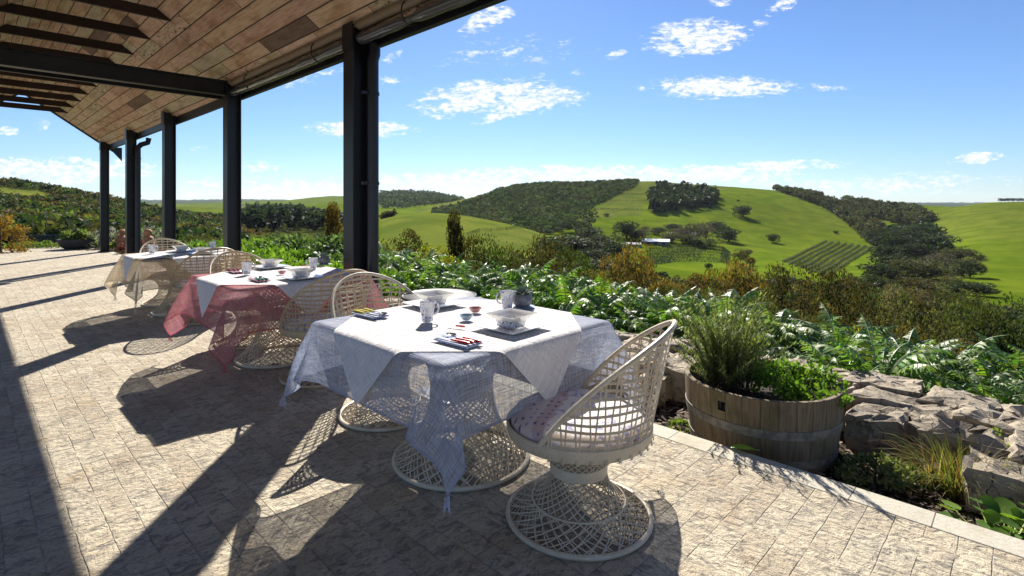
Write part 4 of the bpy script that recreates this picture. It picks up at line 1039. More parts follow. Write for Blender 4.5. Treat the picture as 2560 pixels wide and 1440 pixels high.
def rock(cx, cy, cz, lx, ly, lz, rz, name='wall_stone', seed=0, tilt=0.):
    m = MB(); rr = random.Random(seed); k = rr.choice([5, 6, 6, 7]); ang = sorted([2*PI*(i+rr.uniform(-.25, .25))/k for i in range(k)])
    def sup(a): c, s_ = math.cos(a), math.sin(a); e = 3.; return (abs(c)**e+abs(s_)**e)**(-1/e)
    base = [(lx/2*sup(a)*math.cos(a)*rr.uniform(.9, 1.05), ly/2*sup(a)*math.sin(a)*rr.uniform(.9, 1.05)) for a in ang]
    # subdivide outline
    out = []
    for i in range(k):
        a, b = base[i], base[(i+1) % k]
        for t in (0, .25, .5, .75): out.append((a[0]*(1-t)+b[0]*t+rr.gauss(0, .008), a[1]*(1-t)+b[1]*t+rr.gauss(0, .008)))
    n = len(out); rings = []
    for f, sc in ((0, .93), (.3, 1.0), (.62, .985), (.88, .97), (1., .90), (1.0, .55), (1., .2)):
        rings.append([Vector((p[0]*sc+rr.gauss(0, .006), p[1]*sc+rr.gauss(0, .006), lz*f+rr.gauss(0, .009)+(.012*math.sin(7*p[0]*sc+seed) if f == 1 else 0))) for p in out])
    vs = [p for r_ in rings for p in r_]; fs = []
    for i in range(len(rings)-1):
        for j in range(n): fs.append((i*n+j, i*n+(j+1) % n, (i+1)*n+(j+1) % n, (i+1)*n+j))
    fs.append(tuple(range(n))[::-1]); fs.append(tuple(range((len(rings)-1)*n, len(rings)*n))); m.add(vs, fs)
    o = m.build(name, rockm, None, smooth=False); o.location = (cx, cy, cz); o.rotation_euler = (rr.uniform(-.03, .03), rr.uniform(-.03, .03)+tilt, rz); return o
def slab(seed, lx, ly, lz):
    """broken flat slab: rough quadrilateral, nearly level top, ragged sides"""
    rr = random.Random(seed); m = MB(); base = [(-lx/2, -ly/2), (lx/2, -ly/2), (lx/2, ly/2), (-lx/2, ly/2)]
    base = [(x+rr.uniform(-.05, .05), y+rr.uniform(-.05, .05)) for x, y in base]; out = []
    for i in range(4):
        a, b = base[i], base[(i+1) % 4]
        for t in (0, .17, .34, .5, .66, .83):
            k = 0 if t == 0 else 1; out.append((a[0]*(1-t)+b[0]*t+rr.gauss(0, .014)*k, a[1]*(1-t)+b[1]*t+rr.gauss(0, .014)*k))
    n = len(out); rings = []; tx, ty = rr.uniform(-.09, .09), rr.uniform(-.07, .09)
    for f, sc in ((0, .96), (.25, 1.0), (.45, .985), (.62, 1.01), (.80, .98), (.93, 1.0), (1., .975), (1.0, .80), (1.0, .55), (1., .25)):
        st = rr.gauss(0, .012) if f == 1 else 0
        rings.append([Vector((p[0]*sc+rr.gauss(0, .006), p[1]*sc+rr.gauss(0, .006), lz*f+st+rr.gauss(0, .005)+f*(tx*p[0]*sc+ty*p[1]*sc))) for p in out])
    vs = [p for r_ in rings for p in r_]; fs = []
    for i in range(len(rings)-1):
        for j in range(n): fs.append((i*n+j, i*n+(j+1) % n, (i+1)*n+(j+1) % n, (i+1)*n+j))
    fs.append(tuple(range(n))[::-1]); fs.append(tuple(range((len(rings)-1)*n, len(rings)*n))); m.add(vs, fs)
    return m
def stones():
    rr = random.Random(5); k = 0; root = empty('stone_wall', SN(0, 3.95, -.3)); tag(root, 'low dry-laid wall of flat split sandstone slabs behind the barrel planter', 'wall')
    for row, (n0, n1, dz) in enumerate(((3.55, 3.92, -.02), (3.90, 4.24, .0), (4.22, 4.54, .01), (4.52, 4.84, .03))):
        s = -3.4+.17*row
        while s < 6.5:
            L = rr.uniform(.24, .56); w = (n1-n0)*1.04; n = (n0+n1)/2+.04*math.sin(s*2)
            if (row == 0 and .45 < s+L/2 < 2.0) or (row == 1 and .75 < s+L/2 < 1.75): s += L; continue
            m = slab(k+40, L*.97, w*.95, .36+dz+rr.uniform(-.035, .02)); p = SN(s+L/2, n, -.33)
            o = m.build('wall_stone', rockm, root, smooth=False); o.location = p-root.location; o.rotation_euler = (rr.uniform(-.02, .02), rr.uniform(-.02, .02), VYAW+rr.uniform(-.05, .05)); k += 1; s += L*.985
stones()
for (px, py, sz, lab) in ((2330, 1205, (.18, .13, .10), 'flat grey stone lying in the bed among the dry weeds'), (1690, 925, (.12, .22, .26), 'tilted stone slab leaning at the left of the barrel planter'), (1640, 985, (.32, .3, .18), 'broken stone block left of the barrel planter')):
    p = G(px, py, -.21); o = rock(p.x, p.y, -.27, sz[0], sz[1], sz[2]+.08, .5, 'loose_stone', int(px), .25 if px == 1690 else 0); tag(o, lab, 'stone')
# bark mulch in the bed: too many chips to count
def mulch():
    N = 8000; s = rng.uniform(-2.6, 4.5, N); n = rng.uniform(2.99, 4.0, N); X = D1.x*s+D2.x*n; Y = D1.y*s+D2.y*n; Z = terrain(X, Y)+rng.uniform(.0, .02, N)
    V = []; Fq = []; C = []
    for i in range(N):
        if Y[i] < .6: continue
        a = random.uniform(0, 2*PI); L = random.uniform(.008, .024); w = L*.45; t = random.uniform(-.5, .5); c, s_ = math.cos(a), math.sin(a)
        b = len(V)
        for (dx, dy) in ((-1, -1), (1, -1), (1, 1), (-1, 1)): V.append((X[i]+c*dx*L-s_*dy*w, Y[i]+s_*dx*L+c*dy*w, Z[i]+dx*L*t+.004))
        Fq.append((b, b+1, b+2, b+3)); k = random.choice([(.10, .065, .045), (.05, .035, .025), (.16, .11, .08), (.07, .04, .03), (.22, .16, .12)]); C.append(k)
    nt = newmat('bark_mulch'); m = surf(nt, principled(nt, nt.node('ShaderNodeAttribute', attribute_name='col').outputs['Color'], .85))
    tag(npmesh('bark_mulch', np.array(V), np.array(Fq), m, np.array(C)), kind='stuff')
mulch()

# ------------------------------------------------------------------ cardoons: arching, deeply cut silvery leaves
CG = [(.085, .15, .035), (.14, .22, .065), (.065, .12, .03), (.17, .25, .09)]
def cardoon_mesh(seed, L0=.50, nleaf=38, green=0.):
    rr = random.Random(seed); m = MB(); ms = MB()
    for k in range(nleaf):
        az = 2*PI*k/nleaf*3.0+rr.uniform(-.5, .5); L = L0*rr.uniform(.5, 1.15); e0 = rr.uniform(.7, 1.5); droop = rr.uniform(1.0, 2.3)
        p = Vector((.03*math.cos(az), .03*math.sin(az), 0)); n = 16; pts = [p.copy()]; dirs = []
        for i in range(n):
            e = e0-droop*(i/n)**1.5; d = Vector((math.cos(az)*math.cos(e), math.sin(az)*math.cos(e), math.sin(e))); dirs.append(d); p = p+d*L/n; pts.append(p.copy())
        sd_ = Vector((-math.sin(az), math.cos(az), 0)); base = rr.choice(CG)
        base = tuple(b*(1-green)+g*green for b, g in zip(base, (.15, .26, .035)))
        ms.tube(pts, .006, 4, taper=[1.3-.07*i for i in range(n+1)])
        for i in range(2, n):
            t = i/n; w = L*.205*math.sin(PI*min(1, t*.78+.20))*rr.uniform(.7, 1.2); st = L/n
            up = dirs[i].cross(sd_)*-1
            for sg in (-1, 1):
                fold = rr.uniform(.1, .75); c = tuple(v*rr.uniform(.8, 1.25) for v in base)
                o_ = sd_*sg*math.cos(fold)+up*math.sin(fold); td = o_+dirs[i]*rr.uniform(.5, .9)+Vector((0, 0, -.25*rr.random()))
                a = pts[i]-dirs[i]*st*.1; q1 = a+td*w*.45; tip = a+td*w+Vector((0, 0, -w*.25)); wd = dirs[i]*st*.42
                m.add([a-wd*.5, q1-wd*.8, tip, q1+wd*.7, a+wd*1.3], [(0, 1, 3, 4), (1, 2, 3)], c)
                if w > .05:
                    m.add([q1+wd*.3, q1+wd*.9+td*w*.05, q1+td*w*.25+dirs[i]*w*.38], [(0, 1, 2)], c)
                    m.add([q1-wd*.3, q1-wd*.9, q1+o_*w*.35-dirs[i]*w*.02], [(0, 1, 2)], c)
        m.add([pts[n-1]+sd_*w*.4, pts[n]+dirs[-1]*L*.06, pts[n-1]-sd_*w*.4], [(0, 1, 2)], base)
    return m, ms
ribm = mat_leaf('cardoon_rib', (.30, .36, .20), .1, .5)
cproto = []
for k in range(5):
    root = empty('cardoon_plant'); a, b = cardoon_mesh(20+k, green=(0, .4, .2, .8, .1)[k]); a.build('leaves', leafgloss, root, smooth=False); b.build('ribs', ribm, root); cproto.append(root)
cused = set()
def place_card(i, x, y, z, sc, rz, lab, grp):
    o = cproto[i]
    if i in cused: o = copy_tree(o)
    cused.add(i); o.location = (x, y, z); o.scale = (sc,)*3; o.rotation_euler.z = rz; tag(o, lab, 'plant', grp); return o
def cardoons():
    rr = random.Random(77); n_ = 0
    for row, (nn, sp, sc, dz) in enumerate(((5.12, .31, .78, .0), (5.4, .33, .92, .06), (5.75, .35, 1.05, .14), (6.25, .38, 1.15, .22))):
        s = -3.2+.25*row
        while s < (12.5 if row else 10.5):
            x = SN(s+rr.uniform(-.12, .12), nn+rr.uniform(-.13, .13)); z = float(terrain(x.x, x.y))
            px = 1280+F*x.x/max(x.y, .5)
            where = 'at the right edge of the view' if px > 2350 else 'behind the stone wall right of the barrel' if px > 2050 else 'behind the barrel planter' if px > 1700 else 'beyond the front chair' if px > 1450 else 'beyond the blue table' if px > 1000 else 'beyond the nearest post'
            rowl = ('lowest row against the stones', 'second row', 'third row', 'outermost row on the slope')[row]
            i = rr.randrange(5) if s < 4 else rr.choice([1, 3, 3, 2])
            vs_ = rr.uniform(.8, 1.2); kz = 1.18 if px < 1500 else 1.14 if px < 1850 else 1.02; z += dz*(1 if px < 1700 else .6)
            if x.y > .8 and px < 3100: place_card(i, x.x, x.y, z-.02, sc*vs_*kz, rr.uniform(0, 6.28), f'jagged silvery cardoon {where}, {rowl}', 'cardoons along the slope'); n_ += 1
            s += sp*rr.uniform(.85, 1.15)
    # two taller shoots standing above the rest
    for px, py, sc in ((1665, 735, 1.15), (1400, 720, .95), (2200, 845, 1.1), (2485, 1010, .8)):
        Y = 6.3*1.0 if px < 2000 else 4.3; 
        x = (px-1280)/F*Y; z = float(terrain(x, Y)); place_card(3, x, Y, z+.05, sc*1.15, px, f'taller bright green cardoon shoot standing up {"beyond the front chair" if px == 1665 else "right of the succulent pot" if px == 1400 else "over the stone wall" if px == 2200 else "at the right edge above the stones"}', 'tall cardoon shoots')
cardoons()

# broad-leaved bright green shrubs further along the edge
def make_shrub(seed, cols, rad, n, size, elong=1.7):
    rr = random.Random(seed); root = empty('leafy_shrub'); m = MB(); ms = MB(); st = random.getstate(); random.seed(seed)
    for k in range(14):
        a = random.uniform(0, 2*PI); r = random.random()**.6; c = Vector((rad[0]*.7*r*math.cos(a), rad[1]*.7*r*math.sin(a), rad[2]*random.uniform(.5, 1.25)))
        ms.tube([(0, 0, 0), (c.x*.4, c.y*.4, c.z*.5), c], .012, 4)
        leafcloud(m, c, (rad[0]*.38, rad[1]*.38, rad[2]*.38), n//14, size, cols, elong, up=.3, shell=.2)
    random.setstate(st); m.build('leaves', leafgloss, root, smooth=False); ms.build('branches', barkm, root); return root
SHC = [[(.13, .22, .03), (.17, .27, .04), (.20, .31, .06), (.09, .16, .025)], [(.08, .13, .05), (.12, .17, .08), (.16, .21, .11), (.06, .10, .03)]]
shp = [make_shrub(1, SHC[0], (.62, .62, .38), 1700, .095), make_shrub(2, SHC[1], (.62, .62, .42), 1500, .10), make_shrub(3, SHC[0], (.55, .55, .35), 1500, .11)]
shu = set()
def place_shrub(i, x, y, z, sc, lab, name=None, grp='broad-leaved shrubs along the verandah edge'):
    o = shp[i]
    if i in shu: o = copy_tree(o)
    shu.add(i); o.location = (x, y, z); o.scale = (sc,)*3; o.rotation_euler.z = random.uniform(0, 6); tag(o, lab, 'shrub', grp); return o
shr = [(4.35, 7.2, .75, 2), (4.4, 8.1, .8, 0), (4.3, 9.0, .85, 2), (4.5, 9.9, .9, 0), (4.3, 10.9, .95, 2), (5.0, 8.0, .95, 0), (5.2, 9.2, 1.0, 2), (5.3, 10.5, 1.0, 0), (4.35, 12.0, .95, 0), (5.2, 11.8, 1.1, 2),
       (6.0, 10.4, 1.2, 1), (6.3, 12.0, 1.5, 1), (4.6, 13.2, 1.1, 0), (5.6, 13.2, 1.25, 0), (4.5, 14.4, 1.15, 0), (5.4, 14.8, 1.3, 2), (4.6, 15.8, 1.15, 0), (5.5, 16.2, 1.2, 2), (6.1, 13.9, 1.4, 1), (4.6, 17.2, .9, 0), (5.4, 9.9, .9, 1), (5.9, 8.8, .9, 1)]
for k, (n, s, sc, i) in enumerate(shr):
    p = SN(s, n); z = float(terrain(p.x, p.y)); px = 1280+F*p.x/p.y
    w = 'just left of the nearest post' if px > 780 else 'between the two nearest posts' if px > 610 else 'behind the second post' if px > 545 else 'between the second and third posts'
    place_shrub(i, p.x, p.y, z-.05, sc, f'{"dark silvery" if i == 1 else "bright lime green"} leafy shrub {w}, {("at the front", "in the middle row", "at the back")[0 if n < 4.8 else 1 if n < 5.7 else 2]}')

# weeds, grass tuft and nasturtium leaves in the bed
def tuft(px, py, z, n, H, cols, name, lab, spread=.5, wd=.0035):
    root = empty(name, G(px, py, z)); root.location.z = z-.01; tag(root, lab, 'grass' if 'grass' in name else 'weed'); m = MB()
    for k in range(n):
        a = random.uniform(0, 2*PI); r0 = random.uniform(0, .05*spread/.5); b = Vector((r0*math.cos(a), r0*math.sin(a), 0)); L = H*random.uniform(.5, 1.15); a += random.gauss(0, .6); out = Vector((math.cos(a), math.sin(a), 0)); sdv = Vector((-out.y, out.x, 0))*wd*random.uniform(.6, 1.4); dr = random.uniform(.25, 1.3); prev = None; c = random.choice(cols); fs = []; vs = []
        for j in range(6):
            t = j/5; p = b+out*(L*spread*t**1.3*dr)+Vector((0, 0, L*(t-.45*dr*t*t*t))); w = sdv*(1-t*.9); vs += [p-w, p+w]
        m.add(vs, [(2*j, 2*j+1, 2*j+3, 2*j+2) for j in range(5)], c)
    m.build('blades', leafm, root, smooth=False); return root
DG_ = [(.28, .26, .08), (.38, .33, .16), (.14, .20, .05), (.10, .17, .04), (.30, .17, .08)]
tuft(2400, 1245, -.21, 420, .36, DG_, 'dry_grass_tuft', 'large tuft of half dry yellow-green grass in the bed below the stone wall', .8)
tuft(2330, 1215, -.21, 220, .30, DG_, 'dry_grass_tuft', 'smaller tuft of straw and green grass left of the large dry tuft', .8)
tuft(2490, 1240, -.21, 240, .30, DG_, 'dry_grass_tuft', 'tuft of rusty and green grass at the right end of the bed', .8)
bushlet('low_weed', G(2190, 1215, -.21), (.20, .13, .08), 1300, .022, [(.16, .20, .08), (.24, .26, .13), (.12, .16, .06)], 'small grey-green weed growing at the paving edge right of the barrel', 'weed', stems=60)
bushlet('low_weed', G(2120, 1185, -.21), (.08, .07, .04), 160, .018, [(.13, .17, .06), (.2, .24, .1)], 'tiny weed against the right foot of the barrel', 'weed', stems=14)
bushlet('low_weed', G(1705, 1080, -.21), (.10, .08, .03), 160, .035, [(.16, .24, .05), (.22, .30, .07)], 'light green weed at the left foot of the barrel', 'weed', stems=12)
bushlet('low_weed', G(2520, 1130, -.05), (.10, .10, .05), 200, .03, [(.16, .24, .06), (.22, .26, .07), (.4, .34, .08)], 'yellow-green weed in front of the right stones', 'weed', stems=14)
def roundleaves():
    root = empty('nasturtium', G(2510, 1335, -.15)); root.location.z = -.21; tag(root, 'round-leaved green nasturtium at the lower right corner beside the paving', 'plant'); m = MB()
    for k in range(34):
        c = Vector((random.gauss(0, .12), random.gauss(0, .06), random.uniform(.05, .17))); r = random.uniform(.022, .045); tl = Vector((random.gauss(0, .35), random.gauss(0, .35)-.2, 1)).normalized(); a = tl.orthogonal().normalized(); b = tl.cross(a)
        vs = [c-tl*.006]+[c+(a*math.cos(q)+b*math.sin(q))*r*(1+.06*math.sin(5*q)) for q in np.linspace(0, 2*PI, 13)[:-1]]
        m.add(vs, [(0, 1+i, 1+(i+1) % 12) for i in range(12)], random.choice([(.14, .26, .04), (.20, .32, .05), (.10, .2, .04)]))
        m.tube([(c.x*.3, c.y*.3, 0), c-tl*.006], .002, 3)
    m.build('leaves', leafm, root, smooth=True)
roundleaves()
def fallen():
    p = G(1857, 1128, .0); root = empty('fallen_leaf', (p.x, p.y, .004), -.25); tag(root, 'single bright green oval leaf overhanging the paving edge in front of the barrel', 'leaf')
    m = MB(); vs = []; fs = []; nx, ny = 12, 7
    for i in range(nx+1):
        for j in range(ny):
            t = i/nx; w = .033*math.sin(PI*min(1, max(0.02, t)))**.6; y = (j/(ny-1)*2-1)*w; vs.append(Vector(((t-.5)*.125, y, .012+.018*math.sin(t*PI)-.5*y*y/.05+.003*abs(math.sin(14*t))*abs(y)/.03)))
    for i in range(nx):
        for j in range(ny-1): fs.append((i*ny+j, (i+1)*ny+j, (i+1)*ny+j+1, i*ny+j+1))
    m.add(vs, fs, (.24, .42, .03)); m.build('blade', mat_leaf('lime_leaf', (.26, .42, .03), .4, .4), root)
    m = MB(); m.tube([(.06, 0, .012), (.085, .012, .006)], .0025, 5); m.build('stalk', ribm, root)
fallen()

# ------------------------------------------------------------------ far end of the terrace
def far_end():
    terra = mat_plain('terracotta', (.42, .20, .10), .8, 0, .25, 10, .01)
    for k, (px, py, h, lab) in enumerate(((305, 626, .62, 'small terracotta figure statue on a plinth left of the fourth post'), (370, 634, .68, 'small terracotta figure statue with a rounded head right of the downpipe'))):
        p = G(px, py); root = empty('garden_statue', (p.x, p.y, 0), .4+k); tag(root, lab, 'statue', 'terracotta garden statues')
        m = MB(); m.box(-.15, .15, -.15, .15, -.02, .10); m.build('plinth', terra, root, smooth=False, bevel=.01)
        m = MB(); rg = [(.115, .10), (.13, .16), (.12, .26), (.135, .34), (.14, .40), (.10, .45), (.055, .47), (.055, .49), (.085, .51), (.10, .55), (.095, .60), (.06, .64), (0, .65)]
        m.lathe([(r_, z*h/.65) for r_, z in rg], 24)
        for sg in (-1, 1): m.tube([(sg*.12, 0, .40*h/.65), (sg*.15, -.05, .30*h/.65), (sg*.07, -.12, .24*h/.65)], .035, 8, taper=[1, .9, .7])
        m.tube([(0, -.09, .555*h/.65), (0, -.12, .54*h/.65)], .015, 6); m.build('figure', terra, root)
    # bowl planter with leafy plants
    p = G(193, 622); root = empty('bowl_planter', (p.x, p.y, 0)); tag(root, 'wide dark grey bowl planter at the far end of the terrace', 'planter')
    m = MB(); m.lathe([(0, .0), (.28, 0), (.40, .08), (.47, .22), (.49, .30), (.46, .30), (.43, .2), (0, .18)], 32); m.build('bowl', mat_plain('dark_concrete', (.045, .045, .055), .8), root)
    b = bushlet('planter_foliage', (p.x, p.y, .20), (.36, .36, .18), 700, .10, [(.14, .2, .07), (.2, .26, .1), (.1, .15, .05)], 'leafy green plant growing in the dark bowl planter', 'plant', stems=26)
    q = G(262, 628); bushlet('lavender_bush', (q.x+.2, q.y+1.4, -.1), (.75, .6, .40), 1500, .09, [(.2, .2, .24), (.17, .22, .12), (.26, .25, .36)], 'greyish purple lavender bush left of the statue', 'shrub', stems=60)
    q = G(250, 628); bushlet('lavender_bush', (q.x-.9, q.y+1.2, -.1), (.6, .5, .36), 1200, .09, [(.2, .2, .24), (.19, .25, .14), (.26, .25, .36)], 'lavender bush between the bowl planter and the farthest post', 'shrub', stems=50)
    q = G(338, 632); bushlet('red_leaved_plant', (q.x, q.y, -.02), (.34, .3, .16), 520, .10, [(.25, .03, .05), (.16, .03, .05), (.10, .05, .04)], 'dark red leafy plant at the foot of the fourth post', 'plant', stems=24)
    q = G(287, 626); bushlet('yellow_green_plant', (q.x, q.y+.4, -.02), (.4, .3, .15), 500, .12, [(.24, .27, .08), (.16, .22, .06)], 'pale strappy plant left of the terracotta statue', 'plant', stems=24)
    for k in range(9):
        px = 40+15*k; q = G(px, 622); 
    bushlet('ground_cover', (G(100, 622).x, G(100, 622).y+.6, -.05), (1.5, .45, .12), 1600, .07, [(.10, .16, .04), (.15, .2, .05)], 'low green ground cover in front of the white roof at the far left', 'plant', stems=90)
    # rusty conifer at the left edge
    c = Vector((-14.6, 15.2, -.2)); root = empty('golden_conifer', c); tag(root, 'rounded rusty golden conifer at the left edge of the picture', 'tree'); m = MB()
    for k in range(60):
        z = random.uniform(.1, 1.15); r = .62*(1-(max(0, z-.3)/1.05)**2*.8)*random.uniform(.5, 1); a = random.uniform(0, 2*PI)
        leafcloud(m, (r*math.cos(a), r*math.sin(a), z), (.16, .16, .16), 60, .06, [(.24, .12, .03), (.17, .12, .03), (.30, .17, .04), (.12, .10, .03)], 1.5, shell=.1)
    m.build('crown', leafm, root, smooth=False); m = MB(); m.tube([(0, 0, 0), (0, 0, .9)], .06, 6, taper=[1, .5]); m.build('trunk', barkm, root)
    # low white roof and rail seen beyond the terrace end
    q = T(120, 612, 24); root = empty('low_white_roof', (q.x, q.y, q.z)); tag(root, 'low white roof of a shed beyond the terrace at the far left', 'shed')
    w = 95/F*q.y; m = MB(); m.box(-w/2, w/2, -1, 1, 0, .5); m.build('wall', mat_plain('grey_wall', (.22, .21, .2), .8), root, smooth=False)
    m = MB(); m.box(-w/2-.1, w/2+.1, -1.2, 1.2, .5, .56); m.build('roof', mat_plain('white_roof', (.75, .75, .78), .5), root, smooth=False)
    root = empty('low_rail_fence', (0, 0, 0)); tag(root, 'low dark rail fence beyond the far left end of the paving', 'fence'); pts = []
    for k in range(9):
        Y = 19.5; x = (30+k*14-1280)/F*Y; pts.append((x, Y)); m = MB(); m.box(x-.03, x+.03, Y-.03, Y+.03, -.4, .22); m.build('post', steel, root, smooth=False)
    m = MB(); m.tube([(pts[0][0], 19.5, .22), (pts[-1][0], 19.5, .22)], .03, 6); m.tube([(pts[0][0], 19.5, .02), (pts[-1][0], 19.5, .02)], .02, 6); m.build('rail', steel, root)
far_end()

# ------------------------------------------------------------------ trees
def make_tree(name, seed, cols, H=1., Wd=.5, n=1500, size=.05, kind='round', trunk=.22):
    """unit tree: height 1; scaled when placed"""
    st = random.getstate(); random.seed(seed); root = empty(name); m = MB(); ms = MB()
    blobs = []
    nb = {'round': 15, 'spread': 16, 'cone': 18, 'bare': 14, 'shrub': 14}[kind]
    for k in range(nb):
        a = random.uniform(0, 2*PI)
        if kind == 'cone': z = .15+.8*k/nb; r = Wd*(1-(z))*.8*random.uniform(.3, 1); br = .10+.13*(1-z)
        elif kind == 'spread': z = trunk+.15+random.uniform(0, .52); r = Wd*random.uniform(.15, .9); br = random.uniform(.11, .18)
        elif kind == 'shrub': z = random.uniform(.12, .8); r = Wd*random.random()**.5*math.sqrt(max(.05, 1-(z/.95)**2)); br = random.uniform(.13, .22)
        else: z = trunk+random.uniform(.08, .65); r = Wd*random.random()**.5*math.sqrt(max(.08, 1-((z-.55)/.5)**2)); br = random.uniform(.15, .24)
        c = Vector((r*math.cos(a), r*math.sin(a), min(z, 1-br*.7))); tone = random.uniform(.55, 1.35); blobs.append(c)
        cc = [tuple(v*tone for v in q) for q in cols]
        leafcloud(m, c, (br*1.15, br*1.15, br*.85), int(n/nb*(.45 if kind == 'bare' else 1)), size, cc, 1.3, up=.3, shell=.35)
        ms.tube([(0, 0, trunk*.7), (c.x*.35, c.y*.35, (trunk+c.z)*.5), (c.x*.9, c.y*.9, c.z)], .011, 4, taper=[1, .8, .4])
        if kind == 'bare':
            for q in range(7): ms.tube([c, c+Vector((random.gauss(0, .09), random.gauss(0, .09), random.uniform(.02, .16)))], .004, 3)
    ms.tube([(0, 0, -.05), (.01, 0, trunk), (0, .01, .6)], .03, 6, taper=[1.2, .8, .3])
    random.setstate(st)
    m.build('crown', leafm, root, smooth=False); ms.build('trunk', barkm, root); return root
TC = dict(dark=[(.022, .036, .018), (.032, .05, .022), (.042, .062, .028)], green=[(.05, .075, .02), (.07, .10, .03), (.04, .06, .02)],
          brown=[(.07, .055, .022), (.045, .048, .018), (.10, .07, .028), (.04, .05, .018)], orange=[(.19, .105, .03), (.12, .09, .028), (.23, .15, .04), (.08, .085, .025)],
          yellow=[(.30, .30, .035), (.24, .27, .03), (.36, .33, .05), (.16, .20, .03)], olive=[(.06, .07, .026), (.085, .085, .034), (.045, .055, .02), (.11, .11, .05)],
          pale=[(.17, .14, .10), (.13, .11, .08), (.20, .17, .12)], purple=[(.07, .06, .065), (.10, .08, .08), (.05, .05, .045)])
WRD = dict(dark='dark green', green='mid green', brown='brownish green', orange='orange-brown', yellow='yellow-green', olive='olive', pale='pale grey-brown', purple='bare purplish')
TP = {}
def tproto(col, kind, big):
    key = (col, kind, big)
    if key not in TP: TP[key] = [make_tree('tree' if kind != 'shrub' else 'shrub', hash(key[0]+key[1]) % 1 + len(TP)*3+5, TC[col], Wd={'round': .42, 'spread': .62, 'cone': .34, 'bare': .5, 'shrub': .62}[kind], n=5200 if big else 2600, size=.028 if big else .055, kind=kind, trunk=.03 if kind == 'shrub' else .10 if kind in ('round', 'cone') else .16), False]
    return TP[key]
def plant(px, yb, yt, col, kind='round', where='', wpx=None, big=False, Y=None):
    if Y is None: p = T(px, yb, 42)
    else: x = (px-1280)/F*Y; p = Vector((x, Y, float(terrain(x, Y))))
    h = (HC-(yt-HZ)/F*p.y)-p.z
    pr = tproto(col, kind, big); o = pr[0] if not pr[1] else copy_tree(pr[0]); pr[1] = True
    wn = {'round': .84, 'spread': 1.2, 'cone': .66, 'bare': 1., 'shrub': 1.2}[kind]; sx = h if wpx is None else wpx/F*p.y/wn
    if big: h *= 1.0 if kind == 'shrub' else 1.22; sx = max(sx, (.5 if kind == 'round' else .7 if kind == 'shrub' else .42)*h)
    o.location = (p.x, p.y, p.z-.03*h); o.scale = (sx, sx, h); o.rotation_euler.z = random.uniform(0, 6.28)
    k = {'round': 'rounded', 'spread': 'spreading', 'cone': 'upright', 'bare': 'thin-leaved', 'shrub': 'bushy'}[kind]
    tag(o, f'{k} {WRD[col]} {"shrub" if kind == "shrub" else "tree"} {where}', 'shrub' if kind == 'shrub' else 'tree'); return o
